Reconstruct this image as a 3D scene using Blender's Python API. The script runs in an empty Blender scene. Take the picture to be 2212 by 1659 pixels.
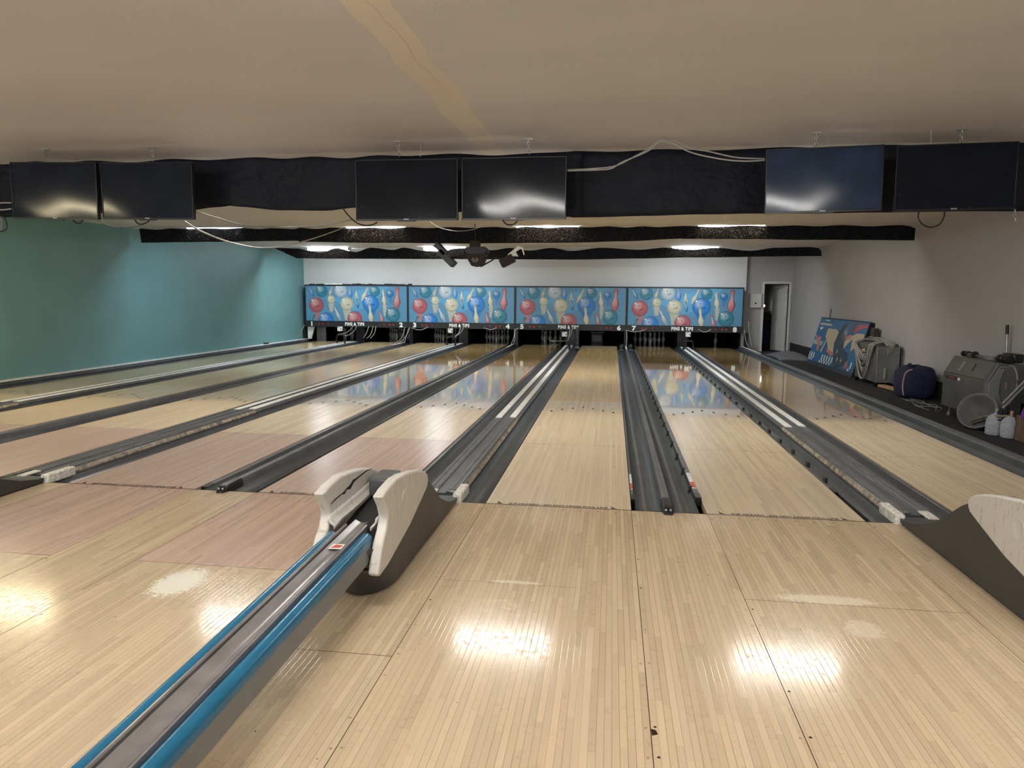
import bpy, bmesh, math, random
from mathutils import Vector, Matrix
random.seed(7)
S = bpy.context.scene
COL = S.collection
PI = math.pi

# ------------------------------------------------------------------ camera
IW, IH = 2212, 1659
FPX = 1550.65
YAW, PIT, ROL = .1369, .1233, .0084
CAM = Vector((.893, -5.1027, 1.5356))
FW = Vector((-math.sin(YAW)*math.cos(PIT), math.cos(YAW)*math.cos(PIT), -math.sin(PIT)))
R0 = Vector((math.cos(YAW), math.sin(YAW), 0)); U0 = R0.cross(FW)
RR = math.cos(ROL)*R0 + math.sin(ROL)*U0
UU = -math.sin(ROL)*R0 + math.cos(ROL)*U0
cd = bpy.data.cameras.new('camera'); cam = bpy.data.objects.new('camera', cd); COL.objects.link(cam)
cd.sensor_width = 36; cd.lens = FPX*36/IW; cd.clip_start = .02; cd.clip_end = 100
cam.matrix_world = Matrix(((RR.x, UU.x, -FW.x, CAM.x), (RR.y, UU.y, -FW.y, CAM.y), (RR.z, UU.z, -FW.z, CAM.z), (0, 0, 0, 1)))
S.camera = cam

def at(px, py, Y=None, Z=None, X=None):
    """world point seen at a photo pixel, on the plane Y= / Z= / X="""
    d = FW + (px-1106)/FPX*RR - (py-829.5)/FPX*UU
    if Y is not None: t = (Y-CAM.y)/d.y
    elif Z is not None: t = (Z-CAM.z)/d.z
    else: t = (X-CAM.x)/d.x
    return CAM + t*d

# ------------------------------------------------------------------ materials
class NT:
    def __init__(s, name):
        s.m = bpy.data.materials.new(name); s.m.use_nodes = True
        s.t = s.m.node_tree; s.n = s.t.nodes; s.n.clear()
        s.out = s.n.new('ShaderNodeOutputMaterial')
        s.b = s.n.new('ShaderNodeBsdfPrincipled'); s.l(s.b.outputs[0], s.out.inputs[0])
    def l(s, a, b): s.t.links.new(a, b)
    def node(s, typ, **kw):
        n = s.n.new(typ)
        for k, v in kw.items(): setattr(n, k, v)
        return n
    def setin(s, sock, v):
        if isinstance(v, bpy.types.NodeSocket): s.l(v, sock)
        elif v is not None: sock.default_value = v
    def math(s, op, a, b=None, c=None):
        n = s.node('ShaderNodeMath', operation=op)
        s.setin(n.inputs[0], a); s.setin(n.inputs[1], b)
        if c is not None: s.setin(n.inputs[2], c)
        return n.outputs[0]
    def mix(s, f, a, b, typ='MIX'):
        n = s.node('ShaderNodeMix', data_type='RGBA', blend_type=typ)
        s.setin(n.inputs[0], f)
        s.setin(n.inputs[6], c4(a)); s.setin(n.inputs[7], c4(b))
        return n.outputs[2]
    def noise(s, vec, scale, detail=2, rough=.5):
        n = s.node('ShaderNodeTexNoise'); n.inputs['Scale'].default_value = scale
        n.inputs['Detail'].default_value = detail; n.inputs['Roughness'].default_value = rough
        if vec is not None: s.l(vec, n.inputs['Vector'])
        return n.outputs['Fac']
    def pos(s): return s.node('ShaderNodeNewGeometry').outputs['Position']
    def comb(s, x, y, z=0.0):
        n = s.node('ShaderNodeCombineXYZ')
        for i, v in enumerate((x, y, z)): s.setin(n.inputs[i], v)
        return n.outputs[0]
    def sep(s, v):
        n = s.node('ShaderNodeSeparateXYZ'); s.l(v, n.inputs[0]); return n.outputs
    def white(s, v):
        n = s.node('ShaderNodeTexWhiteNoise', noise_dimensions='3D'); s.l(v, n.inputs['Vector']); return n.outputs['Value']
    def sstep(s, v, a, b):
        n = s.node('ShaderNodeMapRange', interpolation_type='SMOOTHSTEP'); n.clamp = True
        s.setin(n.inputs[0], v); n.inputs[1].default_value = a; n.inputs[2].default_value = b
        return n.outputs[0]
    def bump(s, h, strength=.2, dist=.01):
        n = s.node('ShaderNodeBump'); n.inputs['Strength'].default_value = strength; n.inputs['Distance'].default_value = dist
        s.l(h, n.inputs['Height']); s.l(n.outputs[0], s.b.inputs['Normal'])
    def set(s, col=None, rough=None, metal=None, spec=None, **kw):
        if col is not None: s.setin(s.b.inputs['Base Color'], c4(col))
        if rough is not None: s.setin(s.b.inputs['Roughness'], rough)
        if metal is not None: s.b.inputs['Metallic'].default_value = metal
        if spec is not None: s.b.inputs['Specular IOR Level'].default_value = spec
        for k, v in kw.items(): s.setin(s.b.inputs[k], v)
        return s.m
def c4(c):
    if isinstance(c, (tuple, list)) and len(c) == 3: return (*c, 1)
    return c

def simple(name, col, rough=.5, metal=0, spec=.5, var=.12, scale=8, bump=0, bscale=60):
    """a plain surface with slight uneven colour and wear"""
    t = NT(name)
    tc = t.node('ShaderNodeTexCoord').outputs['Object']
    f = t.noise(tc, scale, 4, .6)
    dk = tuple(max(0, c*(1-var)) for c in col); lt = tuple(min(1, c*(1+var)) for c in col)
    t.set(t.mix(t.sstep(f, .3, .7), dk, lt), rough, metal, spec)
    if bump: t.bump(t.noise(tc, bscale, 3), bump, .004)
    return t.m

def wood(name, zones, bw=.02735, seglen=.9, rough=.2, gap=.35, worn=(), coat=0, varamt=1.0, x0=0.0, gloss=.9):
    """strip flooring; zones = [(y_from, (r,g,b))...] tint of the boards from that y on"""
    t = NT(name)
    P = t.sep(t.pos()); x, y = P[0], P[1]
    u = t.math('DIVIDE', t.math('SUBTRACT', x, x0-50*bw*39), bw)
    bi = t.math('FLOOR', u); fr = t.math('SUBTRACT', u, bi)
    r1 = t.white(t.comb(bi, 3.3, 1.7))
    ys = t.math('ADD', t.math('DIVIDE', y, seglen), t.math('MULTIPLY', r1, 9.0))
    seg = t.math('FLOOR', ys); fy = t.math('SUBTRACT', ys, seg)
    r2 = t.white(t.comb(bi, seg, 5.1)); r3 = t.white(t.comb(bi, seg, 9.7))
    base = zones[0][1]
    for yy, c in zones[1:]:
        base = t.mix(t.math('GREATER_THAN', y, yy), base, c)
    v = t.math('ADD', 1-.14*varamt, t.math('MULTIPLY', r2, .24*varamt))
    grain = t.noise(t.comb(t.math('MULTIPLY', x, 260), t.math('MULTIPLY', y, 5), t.math('MULTIPLY', r3, 40)), 1, 3, .65)
    fig = t.noise(t.comb(t.math('MULTIPLY', x, 30), t.math('MULTIPLY', y, 38), t.math('MULTIPLY', r2, 70)), 1, 2, .5)
    v = t.math('MULTIPLY', v, t.math('ADD', .90, t.math('MULTIPLY', grain, .2)))
    figm = t.math('MULTIPLY', t.math('MULTIPLY', t.sstep(fig, .56, .72), t.math('GREATER_THAN', r3, .55)), .13*varamt)
    v = t.math('MULTIPLY', v, t.math('SUBTRACT', 1.0, figm))
    e = t.math('MINIMUM', fr, t.math('SUBTRACT', 1.0, fr))
    jl = t.math('MULTIPLY', t.sstep(e, .06, .0), t.math('ADD', gap*.35, t.math('MULTIPLY', t.white(t.comb(bi, 8.8, 2.2)), gap)))
    ey = t.math('MINIMUM', fy, t.math('SUBTRACT', 1.0, fy))
    jy = t.math('MULTIPLY', t.sstep(ey, .0022, .0), gap*.6)
    v = t.math('MULTIPLY', v, t.math('SUBTRACT', 1.0, t.math('MAXIMUM', jl, jy)))
    big = t.noise(t.comb(t.math('MULTIPLY', x, .9), t.math('MULTIPLY', y, .5)), 1, 2)
    v = t.math('MULTIPLY', v, t.math('ADD', .94, t.math('MULTIPLY', big, .12)))
    hue = t.mix(t.math('MULTIPLY', r3, .35*varamt), base, (base_lin(zones[0][1])))
    vc = t.node('ShaderNodeCombineColor'); 
    for i in range(3): t.l(v, vc.inputs[i])
    col = t.mix(1.0, hue, vc.outputs[0], 'MULTIPLY')
    rg = t.math('ADD', rough, t.math('MULTIPLY', t.noise(t.comb(t.math('MULTIPLY', x, 6), t.math('MULTIPLY', y, 3)), 1, 4, .7), rough*.5))
    for (cx, cy, rx, ry, c, am) in worn:  # worn spots, plus one painted highlight
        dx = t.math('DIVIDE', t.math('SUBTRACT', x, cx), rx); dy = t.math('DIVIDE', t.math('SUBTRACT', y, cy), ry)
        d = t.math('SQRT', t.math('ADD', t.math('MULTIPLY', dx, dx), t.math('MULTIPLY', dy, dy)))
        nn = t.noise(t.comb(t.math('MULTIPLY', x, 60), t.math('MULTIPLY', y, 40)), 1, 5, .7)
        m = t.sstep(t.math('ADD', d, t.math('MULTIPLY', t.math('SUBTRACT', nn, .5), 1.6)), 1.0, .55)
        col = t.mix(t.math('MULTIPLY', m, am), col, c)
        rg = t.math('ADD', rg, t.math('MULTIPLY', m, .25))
    if rough > .09:     # approach: satin with scuffed, duller patches
        sc = t.noise(t.comb(t.math('MULTIPLY', x, 34), t.math('MULTIPLY', y, 26)), 1, 5, .75)
        rg = t.math('ADD', rg, t.math('MULTIPLY', t.sstep(sc, .50, .62), .12))
    else:               # lane: satin maple up to the arrows, glossy oiled boards beyond
        gl = t.sstep(y, 4.1, 4.7)
        rg = t.math('ADD', t.math('ADD', rg, max(0, .5-gloss)*.28), t.math('MULTIPLY', t.math('SUBTRACT', 1.0, gl), .20))
        t.setin(t.b.inputs['Coat Weight'], t.math('MULTIPLY', gl, gloss)); t.b.inputs['Coat Roughness'].default_value = .035
    t.set(col, rg, 0, .16 if rough > .09 else .5)
    if coat:
        t.b.inputs['Coat Weight'].default_value = coat; t.b.inputs['Coat Roughness'].default_value = .04
    h = t.math('ADD', t.math('MULTIPLY', grain, .25), t.math('MULTIPLY', t.sstep(e, .0, .08), 1.0))
    if rough > .09: t.bump(h, .12, .0015)
    return t.m
def base_lin(c): return (c[0]*.9, c[1]*.8, c[2]*.68)

BEI = (.59, .468, .32); BEL = (.66, .54, .375); PNK = (.57, .415, .335); PIN = (.68, .48, .20); PAL = (.68, .56, .41)
WORN_AND_GLARE = [(-1.36, -1.71, .15, .22, (.80, .79, .68), .9), (2.02, -1.40, .30, .07, (.74, .66, .5), .55),  # second patch paints a highlight-like pale tone into the boards
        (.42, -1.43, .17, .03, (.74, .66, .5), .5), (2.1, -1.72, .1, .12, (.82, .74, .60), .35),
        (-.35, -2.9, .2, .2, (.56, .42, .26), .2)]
M = {}
M['appr'] = wood('approach maple boards', [(-20, BEI)], rough=.095, gap=.5, worn=WORN_AND_GLARE, seglen=.55, varamt=.8)
M['appr_pink'] = wood('approach pinkish boards', [(-20, PNK)], rough=.095, gap=.35, seglen=.7, varamt=.8)
M['lane'] = wood('lane maple and pine boards', [(-1, BEL), (5.35, PIN), (16.0, PAL)], gloss=.10, rough=.05, gap=.34, varamt=.75, seglen=1.1)
M['lane_pink'] = wood('lane pinkish maple and pine boards', [(-1, PNK), (2.22, BEL), (5.35, PIN)], gloss=.50, rough=.05, gap=.3, varamt=.7, seglen=1.1)
M['lane_pale'] = wood('lane pinkish then pale boards', [(-1, PNK), (2.22, BEL), (5.8, (.66, .50, .27))], gloss=.10, rough=.05, gap=.3, varamt=.7, seglen=1.1)
M['lane_gold'] = wood('lane maple boards with golden pine', [(-1, BEL), (5.35, PIN)], rough=.05, gap=.34, varamt=.75, seglen=1.1)
M['deck'] = simple('dark pin deck', (.018, .014, .012), .12)
M['seam'] = simple('dark seam', (.04, .024, .015), .95, spec=.05)
M['plug'] = simple('wood plug', (.30, .19, .10), .4)
M['dark_mark'] = simple('dark inlay', (.045, .025, .014), .95, spec=.05)
M['text_foul'] = simple('foul line print', (.03, .024, .02), .95, spec=.05)
M['gutter'] = simple('charcoal gutter plastic', (.052, .058, .064), .34, var=.25, scale=3, bump=.05)
M['gutter_dk'] = simple('near black channel', (.010, .010, .011), .45)
M['cap_grey'] = simple('grey divider cap', (.105, .105, .108), .42, var=.2, scale=5)
M['cap_worn'] = simple('worn tan edge', (.30, .25, .19), .6, var=.6, scale=14)
M['cap_white'] = simple('white track cap', (.80, .79, .76), .32, var=.1, scale=12)
M['rail'] = simple('bumper rail grey', (.085, .09, .095), .36, var=.2)
M['black'] = simple('black plastic', (.008, .008, .009), .35)
M['blackm'] = simple('matt black', (.010, .010, .012), .8)
M['blackfelt'] = simple('black inside', (.004, .004, .005), .9)
M['white_chip'] = simple('chipped white paint', (.72, .70, .63), .5, var=.3, scale=40)
M['sticker_w'] = simple('white sticker', (.75, .75, .75), .5)
M['sticker_r'] = simple('orange red sticker', (.62, .10, .04), .5)
M['teal'] = simple('teal wall paint', (.15, .31, .32), .55, var=.04, scale=1.5, bump=.06, bscale=120)
M['offwhite'] = simple('off white wall paint', (.385, .372, .368), .6, var=.03, scale=1.2, bump=.08, bscale=140)
M['fascia'] = simple('white fascia paint', (.66, .66, .66), .55, var=.02, scale=1)
M['trimwhite'] = simple('white door trim paint', (.62, .61, .58), .4, var=.03)
M['carpetbase'] = simple('dark carpet wall base', (.012, .011, .013), .95)
M['steel'] = simple('zinc steel', (.42, .42, .42), .35, .9)
M['greym'] = simple('grey machine enamel', (.092, .09, .084), .5, var=.15, scale=3, bump=.05)
M['greym2'] = simple('pale grey machine panel', (.20, .205, .205), .45, var=.15, scale=4)
M['bluerail'] = simple('glossy blue rail', (.012, .125, .235), .22, var=.06)
M['trackgrey'] = simple('brushed grey track', (.26, .245, .245), .24, .35, var=.15, scale=6)
M['trackdark'] = simple('dark groove', (.03, .028, .03), .4)
M['panelgrey'] = simple('grey side panel', (.17, .185, .19), .45, var=.08)
M['hood'] = simple('charcoal hood enamel', (.038, .039, .042), .42, var=.15, scale=3, bump=.04)
M['cable_w'] = simple('pale cable', (.42, .41, .39), .5)
M['cable_k'] = simple('black cable', (.012, .012, .013), .5)
M['navy'] = simple('navy fabric', (.010, .013, .045), .85, var=.3, scale=12, bump=.25, bscale=40)
M['tan'] = simple('raw plank', (.36, .22, .12), .6, var=.2)
M['card'] = simple('brown cardboard', (.13, .070, .042), .75, var=.15)
M['purple'] = simple('purple cloth', (.10, .03, .22), .85, var=.25, scale=10, bump=.3, bscale=20)
M['dish'] = simple('dusty grey plastic', (.065, .062, .060), .6, var=.2, scale=4)
M['dishrim'] = simple('worn pale rim', (.18, .17, .15), .6, var=.3, scale=20)
M['greycloth'] = simple('grey cloth', (.13, .13, .14), .95, var=.15, bump=.2)
M['pinw'] = simple('bowling pin white', (.74, .73, .70), .25, var=.03)
M['pinred'] = simple('bowling pin red', (.45, .02, .03), .3)
M['lampbox'] = simple('fixture housing white', (.75, .75, .73), .4, var=.02)
M['diff_off'] = simple('unlit diffuser', (.62, .64, .66), .3, var=.02)
M['mask_black'] = simple('mask black', (.013, .015, .018), .5)
M['letter'] = simple('white lettering', (.88, .88, .86), .5, var=.01)
M['brown'] = simple('dark brown shell', (.030, .022, .017), .6, spec=.3)
M['yellow'] = simple('cream plug', (.6, .5, .2), .5)

def emis(name, col, st):
    t = NT(name); t.set((.8, .8, .8), .5); t.setin(t.b.inputs['Emission Color'], c4(col)); t.b.inputs['Emission Strength'].default_value = st
    return t.m
LK = 1.0
M['lit_warm'] = emis('lit diffuser neutral', (1.0, .97, .92), 30*LK)
M['lit_yellow'] = emis('lit diffuser yellowish', (1.0, .86, .55), 26*LK)
M['lit_cool'] = emis('lit diffuser cool', (.86, .94, 1.0), 46*LK)
M['lit_mid'] = emis('lit diffuser mid room', (1.0, .96, .90), 42*LK)
M['lit_dim'] = emis('weak blue diffuser', (.60, .82, 1.0), 24*LK)
M['fill_glow'] = emis('added fill glow', (.82, .90, 1.0), 5.0)  # glow of the panes added behind the camera
M['led_red'] = emis('red indicator', (.8, .04, .05), .05)
M['led_red'].node_tree.nodes['Principled BSDF'].inputs['Base Color'].default_value = (.35, .015, .02, 1)
M['led_grey'] = simple('grey indicator', (.16, .15, .15), .5)

# ceiling: painted drywall with patched seams, cracks and faint stains
t = NT('ceiling paint'); P = t.sep(t.pos()); x, y = P[0], P[1]
nz = t.noise(t.comb(t.math('MULTIPLY', x, 5), t.math('MULTIPLY', y, 5)), 1, 5, .7)
lump = t.noise(t.comb(x, t.math('MULTIPLY', y, .9)), 2.0, 2)
cx = t.math('ADD', -.24, t.math('MULTIPLY', t.math('SUBTRACT', t.noise(t.comb(3.0, t.math('MULTIPLY', y, 1.3)), 1, 1), .5), .12))
d = t.math('ABSOLUTE', t.math('SUBTRACT', x, cx))
w = t.math('ADD', .085, t.math('MULTIPLY', lump, .055))
w = t.math('ADD', w, t.math('MULTIPLY', t.math('SUBTRACT', nz, .5), .025))
patch = t.sstep(t.math('SUBTRACT', d, w), .006, -.006)
crk = t.math('ABSOLUTE', t.math('SUBTRACT', t.math('SUBTRACT', x, t.math('ADD', cx, .02)), t.math('MULTIPLY', t.math('SUBTRACT', t.noise(t.comb(0.0, t.math('MULTIPLY', y, 4)), 1, 3), .5), .04)))
crack = t.math('MULTIPLY', t.math('MULTIPLY', t.sstep(crk, .004, .0), t.math('LESS_THAN', y, -.4)), .5)
ridge = t.math('MULTIPLY', t.math('MULTIPLY', t.sstep(t.math('ABSOLUTE', t.math('SUBTRACT', y, -.95)), .012, 0), t.sstep(t.math('ABSOLUTE', t.math('ADD', x, 1.2)), .6, .3)), .4)
big = t.noise(t.comb(t.math('MULTIPLY', x, .25), t.math('MULTIPLY', y, .8)), 1, 3)
fine = t.noise(t.comb(t.math('MULTIPLY', x, 90), t.math('MULTIPLY', y, 90)), 1, 2)
col = t.mix(t.sstep(big, .35, .7), (.605, .595, .60), (.665, .655, .655))
col = t.mix(patch, col, (.72, .675, .59))
col = t.mix(t.math('ADD', crack, 0), col, (.30, .25, .19))
col = t.mix(ridge, col, (.68, .62, .55))
t.set(col, .7); t.bump(t.math('ADD', fine, t.math('MULTIPLY', patch, .6)), .25, .004); M['ceil'] = t.m

# carpet
t = NT('dark flecked carpet'); tc = t.pos()
f1 = t.noise(tc, 55, 3, .8); f2 = t.noise(tc, 9, 2)
c = t.mix(t.sstep(f1, .62, .72), (.010, .009, .011), (.10, .095, .09))
c = t.mix(t.sstep(f2, .6, .75), c, (.02, .018, .02)); t.set(c, .95); t.bump(f1, .4, .006); M['carpet'] = t.m

# valance fabric: black, loosely woven so that a lamp behind glows through
t = NT('black valance fabric'); tc = t.pos()
tr = t.node('ShaderNodeBsdfTransparent'); tl = t.node('ShaderNodeBsdfTranslucent'); tl.inputs[0].default_value = (.9, .80, .70, 1)
w_ = t.noise(tc, 70, 3, .75)
t.set((.009, .010, .014), .85, 0, .2)
mx = t.node('ShaderNodeMixShader'); t.l(t.math('MULTIPLY', t.sstep(w_, .52, .66), .26), mx.inputs[0]); t.l(t.b.outputs[0], mx.inputs[1]); t.l(tl.outputs[0], mx.inputs[2])
t.l(mx.outputs[0], t.out.inputs[0]); M['fabric'] = t.m
t = NT('black valance film'); tc = t.pos(); t.set((.010, .012, .020), .6, 0, .22); t.bump(t.noise(tc, 3.0, 4, .6), .8, .08); M['film'] = t.m

# TV screens, bluish reflected sheen put into the base colour
def tvmat(name, dust_sheen, rough):
    t = NT(name); tc = t.node('ShaderNodeTexCoord').outputs['Object']
    n = t.noise(tc, 3.0, 4, .6); s = t.noise(tc, 14, 5, .75)
    c = t.mix(t.math('MULTIPLY', t.sstep(n, .35, .75), .6), dust_sheen, tuple(v*1.9 for v in dust_sheen))
    c = t.mix(t.math('MULTIPLY', t.sstep(s, .62, .75), .25), c, (.2, .2, .2))
    t.set(c, t.math('ADD', rough, t.math('MULTIPLY', s, .06)), 0, .28); return t.m
M['tv_a'] = tvmat('dusty dark screen', (.008, .013, .024), .07)
M['tv_b'] = tvmat('clean dark screen', (.004, .007, .013), .07)
M['tv_c'] = tvmat('smeared screen with painted blue sheen', (.020, .036, .072), .07)
M['bezel'] = simple('tv bezel', (.008, .009, .011), .3)

# clear bag plastic
t = NT('clear bag plastic'); tc = t.node('ShaderNodeTexCoord').outputs['Object']
t.set((.80, .82, .90), .14, 0, .8); t.b.inputs['Transmission Weight'].default_value = .35
t.bump(t.noise(tc, 26, 4, .7), 1.0, .06); M['bag'] = t.m

# printed artwork: flat printed balls and pins, drawn with their own printed highlights
t = NT('printed artwork')
vc = t.node('ShaderNodeVertexColor', layer_name='Col').outputs[0]
uv = t.node('ShaderNodeUVMap', uv_map='UVMap').outputs[0]
U_ = t.sep(uv)
dx = t.math('ADD', U_[0], .28); dy = t.math('SUBTRACT', U_[1], .35)
dd = t.math('SQRT', t.math('ADD', t.math('MULTIPLY', dx, dx), t.math('MULTIPLY', dy, dy)))
rr = t.math('SQRT', t.math('ADD', t.math('MULTIPLY', U_[0], U_[0]), t.math('MULTIPLY', U_[1], U_[1])))
hl = t.math('MULTIPLY', t.sstep(dd, .75, .0), .45)
c = t.mix(hl, vc, (.85, .85, .80))
c = t.mix(t.math('MULTIPLY', t.math('MULTIPLY', t.sstep(rr, .55, 1.05), t.math('LESS_THAN', rr, 1.3)), .45), c, (.02, .04, .08))
n = t.noise(t.pos(), 6, 3)
c = t.mix(t.math('MULTIPLY', n, .12), c, (.1, .2, .3))
t.set(c, .35, 0, .4); M['print'] = t.m

# ------------------------------------------------------------------ mesh builder
def wloc(o):
    v = Vector((0, 0, 0))
    while o is not None: v += o.location; o = o.parent
    return v
class MB:
    def __init__(s): s.v = []; s.f = []; s.mi = []; s.cur = 0; s.col = {}; s.uv = {}
    def m(s, i): s.cur = i; return s
    def add(s, vs, fs):
        o = len(s.v); s.v += [tuple(v) for v in vs]
        for f in fs: s.f.append([o+i for i in f]); s.mi.append(s.cur)
        return s
    def box(s, x0, x1, y0, y1, z0, z1):
        v = [(x, y, z) for x in (x0, x1) for y in (y0, y1) for z in (z0, z1)]
        return s.add(v, [(0, 1, 3, 2), (4, 6, 7, 5), (0, 4, 5, 1), (2, 3, 7, 6), (0, 2, 6, 4), (1, 5, 7, 3)])
    def obox(s, c, ax, ay, az, hx, hy, hz):
        c = Vector(c); v = [c+ax*(i*hx)+ay*(j*hy)+az*(k*hz) for i in (-1, 1) for j in (-1, 1) for k in (-1, 1)]
        return s.add(v, [(0, 1, 3, 2), (4, 6, 7, 5), (0, 4, 5, 1), (2, 3, 7, 6), (0, 2, 6, 4), (1, 5, 7, 3)])
    def ext(s, pts, axis, a0, a1, caps=True, closed=True):
        n = len(pts)
        def mk(p, a): return {'y': (p[0], a, p[1]), 'x': (a, p[0], p[1]), 'z': (p[0], p[1], a)}[axis]
        v = [mk(p, a0) for p in pts]+[mk(p, a1) for p in pts]
        fs = [(i, (i+1) % n, n+(i+1) % n, n+i) for i in range(n if closed else n-1)]
        if caps and closed: fs += [tuple(range(n-1, -1, -1)), tuple(range(n, 2*n))]
        return s.add(v, fs)
    def poly(s, pts): return s.add(pts, [tuple(range(len(pts)))])
    def disc(s, c, r, n=12, nrm='z', ry=None):
        ry = ry or r; o = []
        for i in range(n):
            a = 2*PI*i/n; p, q = r*math.cos(a), ry*math.sin(a)
            o.append({'z': (c[0]+p, c[1]+q, c[2]), 'y': (c[0]+p, c[1], c[2]+q), 'x': (c[0], c[1]+p, c[2]+q)}[nrm])
        return s.poly(o)
    def tube(s, path, r, n=8, caps=True):
        path = [Vector(p) for p in path]; rings = []
        up = Vector((0, 0, 1))
        for i, p in enumerate(path):
            d = (path[min(i+1, len(path)-1)]-path[max(i-1, 0)]).normalized()
            a = d.cross(up if abs(d.z) < .95 else Vector((0, 1, 0))).normalized(); b = a.cross(d).normalized()
            rad = r[i] if isinstance(r, (list, tuple)) else r
            rings.append([p+rad*(math.cos(2*PI*k/n)*a+math.sin(2*PI*k/n)*b) for k in range(n)])
        vs = [v for R in rings for v in R]
        fs = [(i*n+k, i*n+(k+1) % n, (i+1)*n+(k+1) % n, (i+1)*n+k) for i in range(len(path)-1) for k in range(n)]
        if caps: fs += [tuple(range(n-1, -1, -1)), tuple((len(path)-1)*n+k for k in range(n))]
        return s.add(vs, fs)
    def lathe(s, prof, c, n=20, axis='z'):
        vs = []; 
        for r, h in prof:
            for k in range(n):
                a = 2*PI*k/n; p, q = r*math.cos(a), r*math.sin(a)
                vs.append({'z': (c[0]+p, c[1]+q, c[2]+h), 'y': (c[0]+p, c[1]+h, c[2]+q), 'x': (c[0]+h, c[1]+p, c[2]+q)}[axis])
        m_ = len(prof)
        fs = [(i*n+k, i*n+(k+1) % n, (i+1)*n+(k+1) % n, (i+1)*n+k) for i in range(m_-1) for k in range(n)]
        fs += [tuple(range(n-1, -1, -1)), tuple((m_-1)*n+k for k in range(n))]
        return s.add(vs, fs)
    def grid(s, rows):
        n = len(rows[0]); vs = [v for r in rows for v in r]
        return s.add(vs, [(i*n+k, i*n+k+1, (i+1)*n+k+1, (i+1)*n+k) for i in range(len(rows)-1) for k in range(n-1)])
    def build(s, name, mats, parent=None, smooth=False, bevel=0, solid=0, sub=0, origin=None, seg=2):
        if not isinstance(mats, (list, tuple)): mats = [mats]
        me = bpy.data.meshes.new(name)
        if parent is not None: o0 = wloc(parent); loc = Vector((0, 0, 0))
        else:
            if origin is None:
                xs = [v[0] for v in s.v]; ys = [v[1] for v in s.v]; zs = [v[2] for v in s.v]
                origin = ((min(xs)+max(xs))/2, (min(ys)+max(ys))/2, min(zs))
            o0 = Vector(origin); loc = o0
        me.from_pydata([tuple(Vector(v)-o0) for v in s.v], [], s.f)
        for i, p in enumerate(me.polygons): p.material_index = s.mi[i]
        for m_ in mats: me.materials.append(M[m_] if isinstance(m_, str) else m_)
        bm = bmesh.new(); bm.from_mesh(me); bmesh.ops.recalc_face_normals(bm, faces=bm.faces); bm.to_mesh(me); bm.free()
        ob = bpy.data.objects.new(name, me); COL.objects.link(ob); ob.location = loc
        if parent is not None: ob.parent = parent
        if smooth:
            for p in me.polygons: p.use_smooth = True
        if solid:
            q = ob.modifiers.new('s', 'SOLIDIFY'); q.thickness = solid; q.offset = 0
        if bevel:
            q = ob.modifiers.new('b', 'BEVEL'); q.width = bevel; q.segments = seg; q.limit_method = 'ANGLE'; q.angle_limit = .6
            for p in me.polygons: p.use_smooth = True
            try: me.set_sharp_from_angle(angle=.7)
            except Exception: pass
        elif smooth:
            try: me.set_sharp_from_angle(angle=.8)
            except Exception: pass
        if sub:
            q = ob.modifiers.new('u', 'SUBSURF'); q.levels = sub; q.render_levels = sub
        return ob
def tag(o, label, cat, group=None):
    o['label'] = label; o['category'] = cat
    if group: o['group'] = group
    return o
def stru(o): o['kind'] = 'structure'; return o
def thing(name, label, cat, loc, group=None):
    o = bpy.data.objects.new(name, None); COL.objects.link(o); o.location = loc; o.empty_display_size = .05
    return tag(o, label, cat, group)
def dup(root, loc, label, group=None):
    r = root.copy(); COL.objects.link(r); r.location = loc; r['label'] = label
    if group: r['group'] = group
    for ch in list(root.children):
        c = ch.copy(); COL.objects.link(c); c.parent = r
        for g in list(ch.children):
            q = g.copy(); COL.objects.link(q); q.parent = c
    return r
_tc = {}
def text(mb, body, size, place, off=0.0, ext=.0005, align='CENTER', spacing=1.0):
    """adds the letters to mb; place(x, y, z) maps text coordinates into the world"""
    key = (body, size, off, ext, align, spacing)
    if key not in _tc:
        cu = bpy.data.curves.new('t', 'FONT'); cu.body = body; cu.size = size; cu.offset = off; cu.extrude = ext
        cu.align_x = align; cu.resolution_u = 3; cu.space_character = spacing
        ob = bpy.data.objects.new('t', cu); COL.objects.link(ob)
        dg = bpy.context.evaluated_depsgraph_get(); me = bpy.data.meshes.new_from_object(ob.evaluated_get(dg))
        _tc[key] = ([tuple(v.co) for v in me.vertices], [tuple(p.vertices) for p in me.polygons])
        bpy.data.objects.remove(ob); bpy.data.curves.remove(cu); bpy.data.meshes.remove(me)
    vs, fs = _tc[key]
    mb.add([place(*v) for v in vs], fs)

# ------------------------------------------------------------------ dimensions
W = 1.0668; A = 1.7934; B = 1.6021
LX = {1: -3*A-2*B, 2: -2*A-2*B, 3: -2*A-B, 4: -A-B, 5: -A, 6: 0.0, 7: B, 8: A+B}
LE = 17.19                       # end of lane surface under the masks
WL, WR = -9.0, 6.22              # side walls
CZ = 2.84                        # ceiling
ORD = {1: 'leftmost', 2: 'second from the left', 3: 'third from the left', 4: 'fourth from the left', 5: 'fifth from the left', 6: 'sixth from the left', 7: 'second from the right', 8: 'rightmost'}

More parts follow.
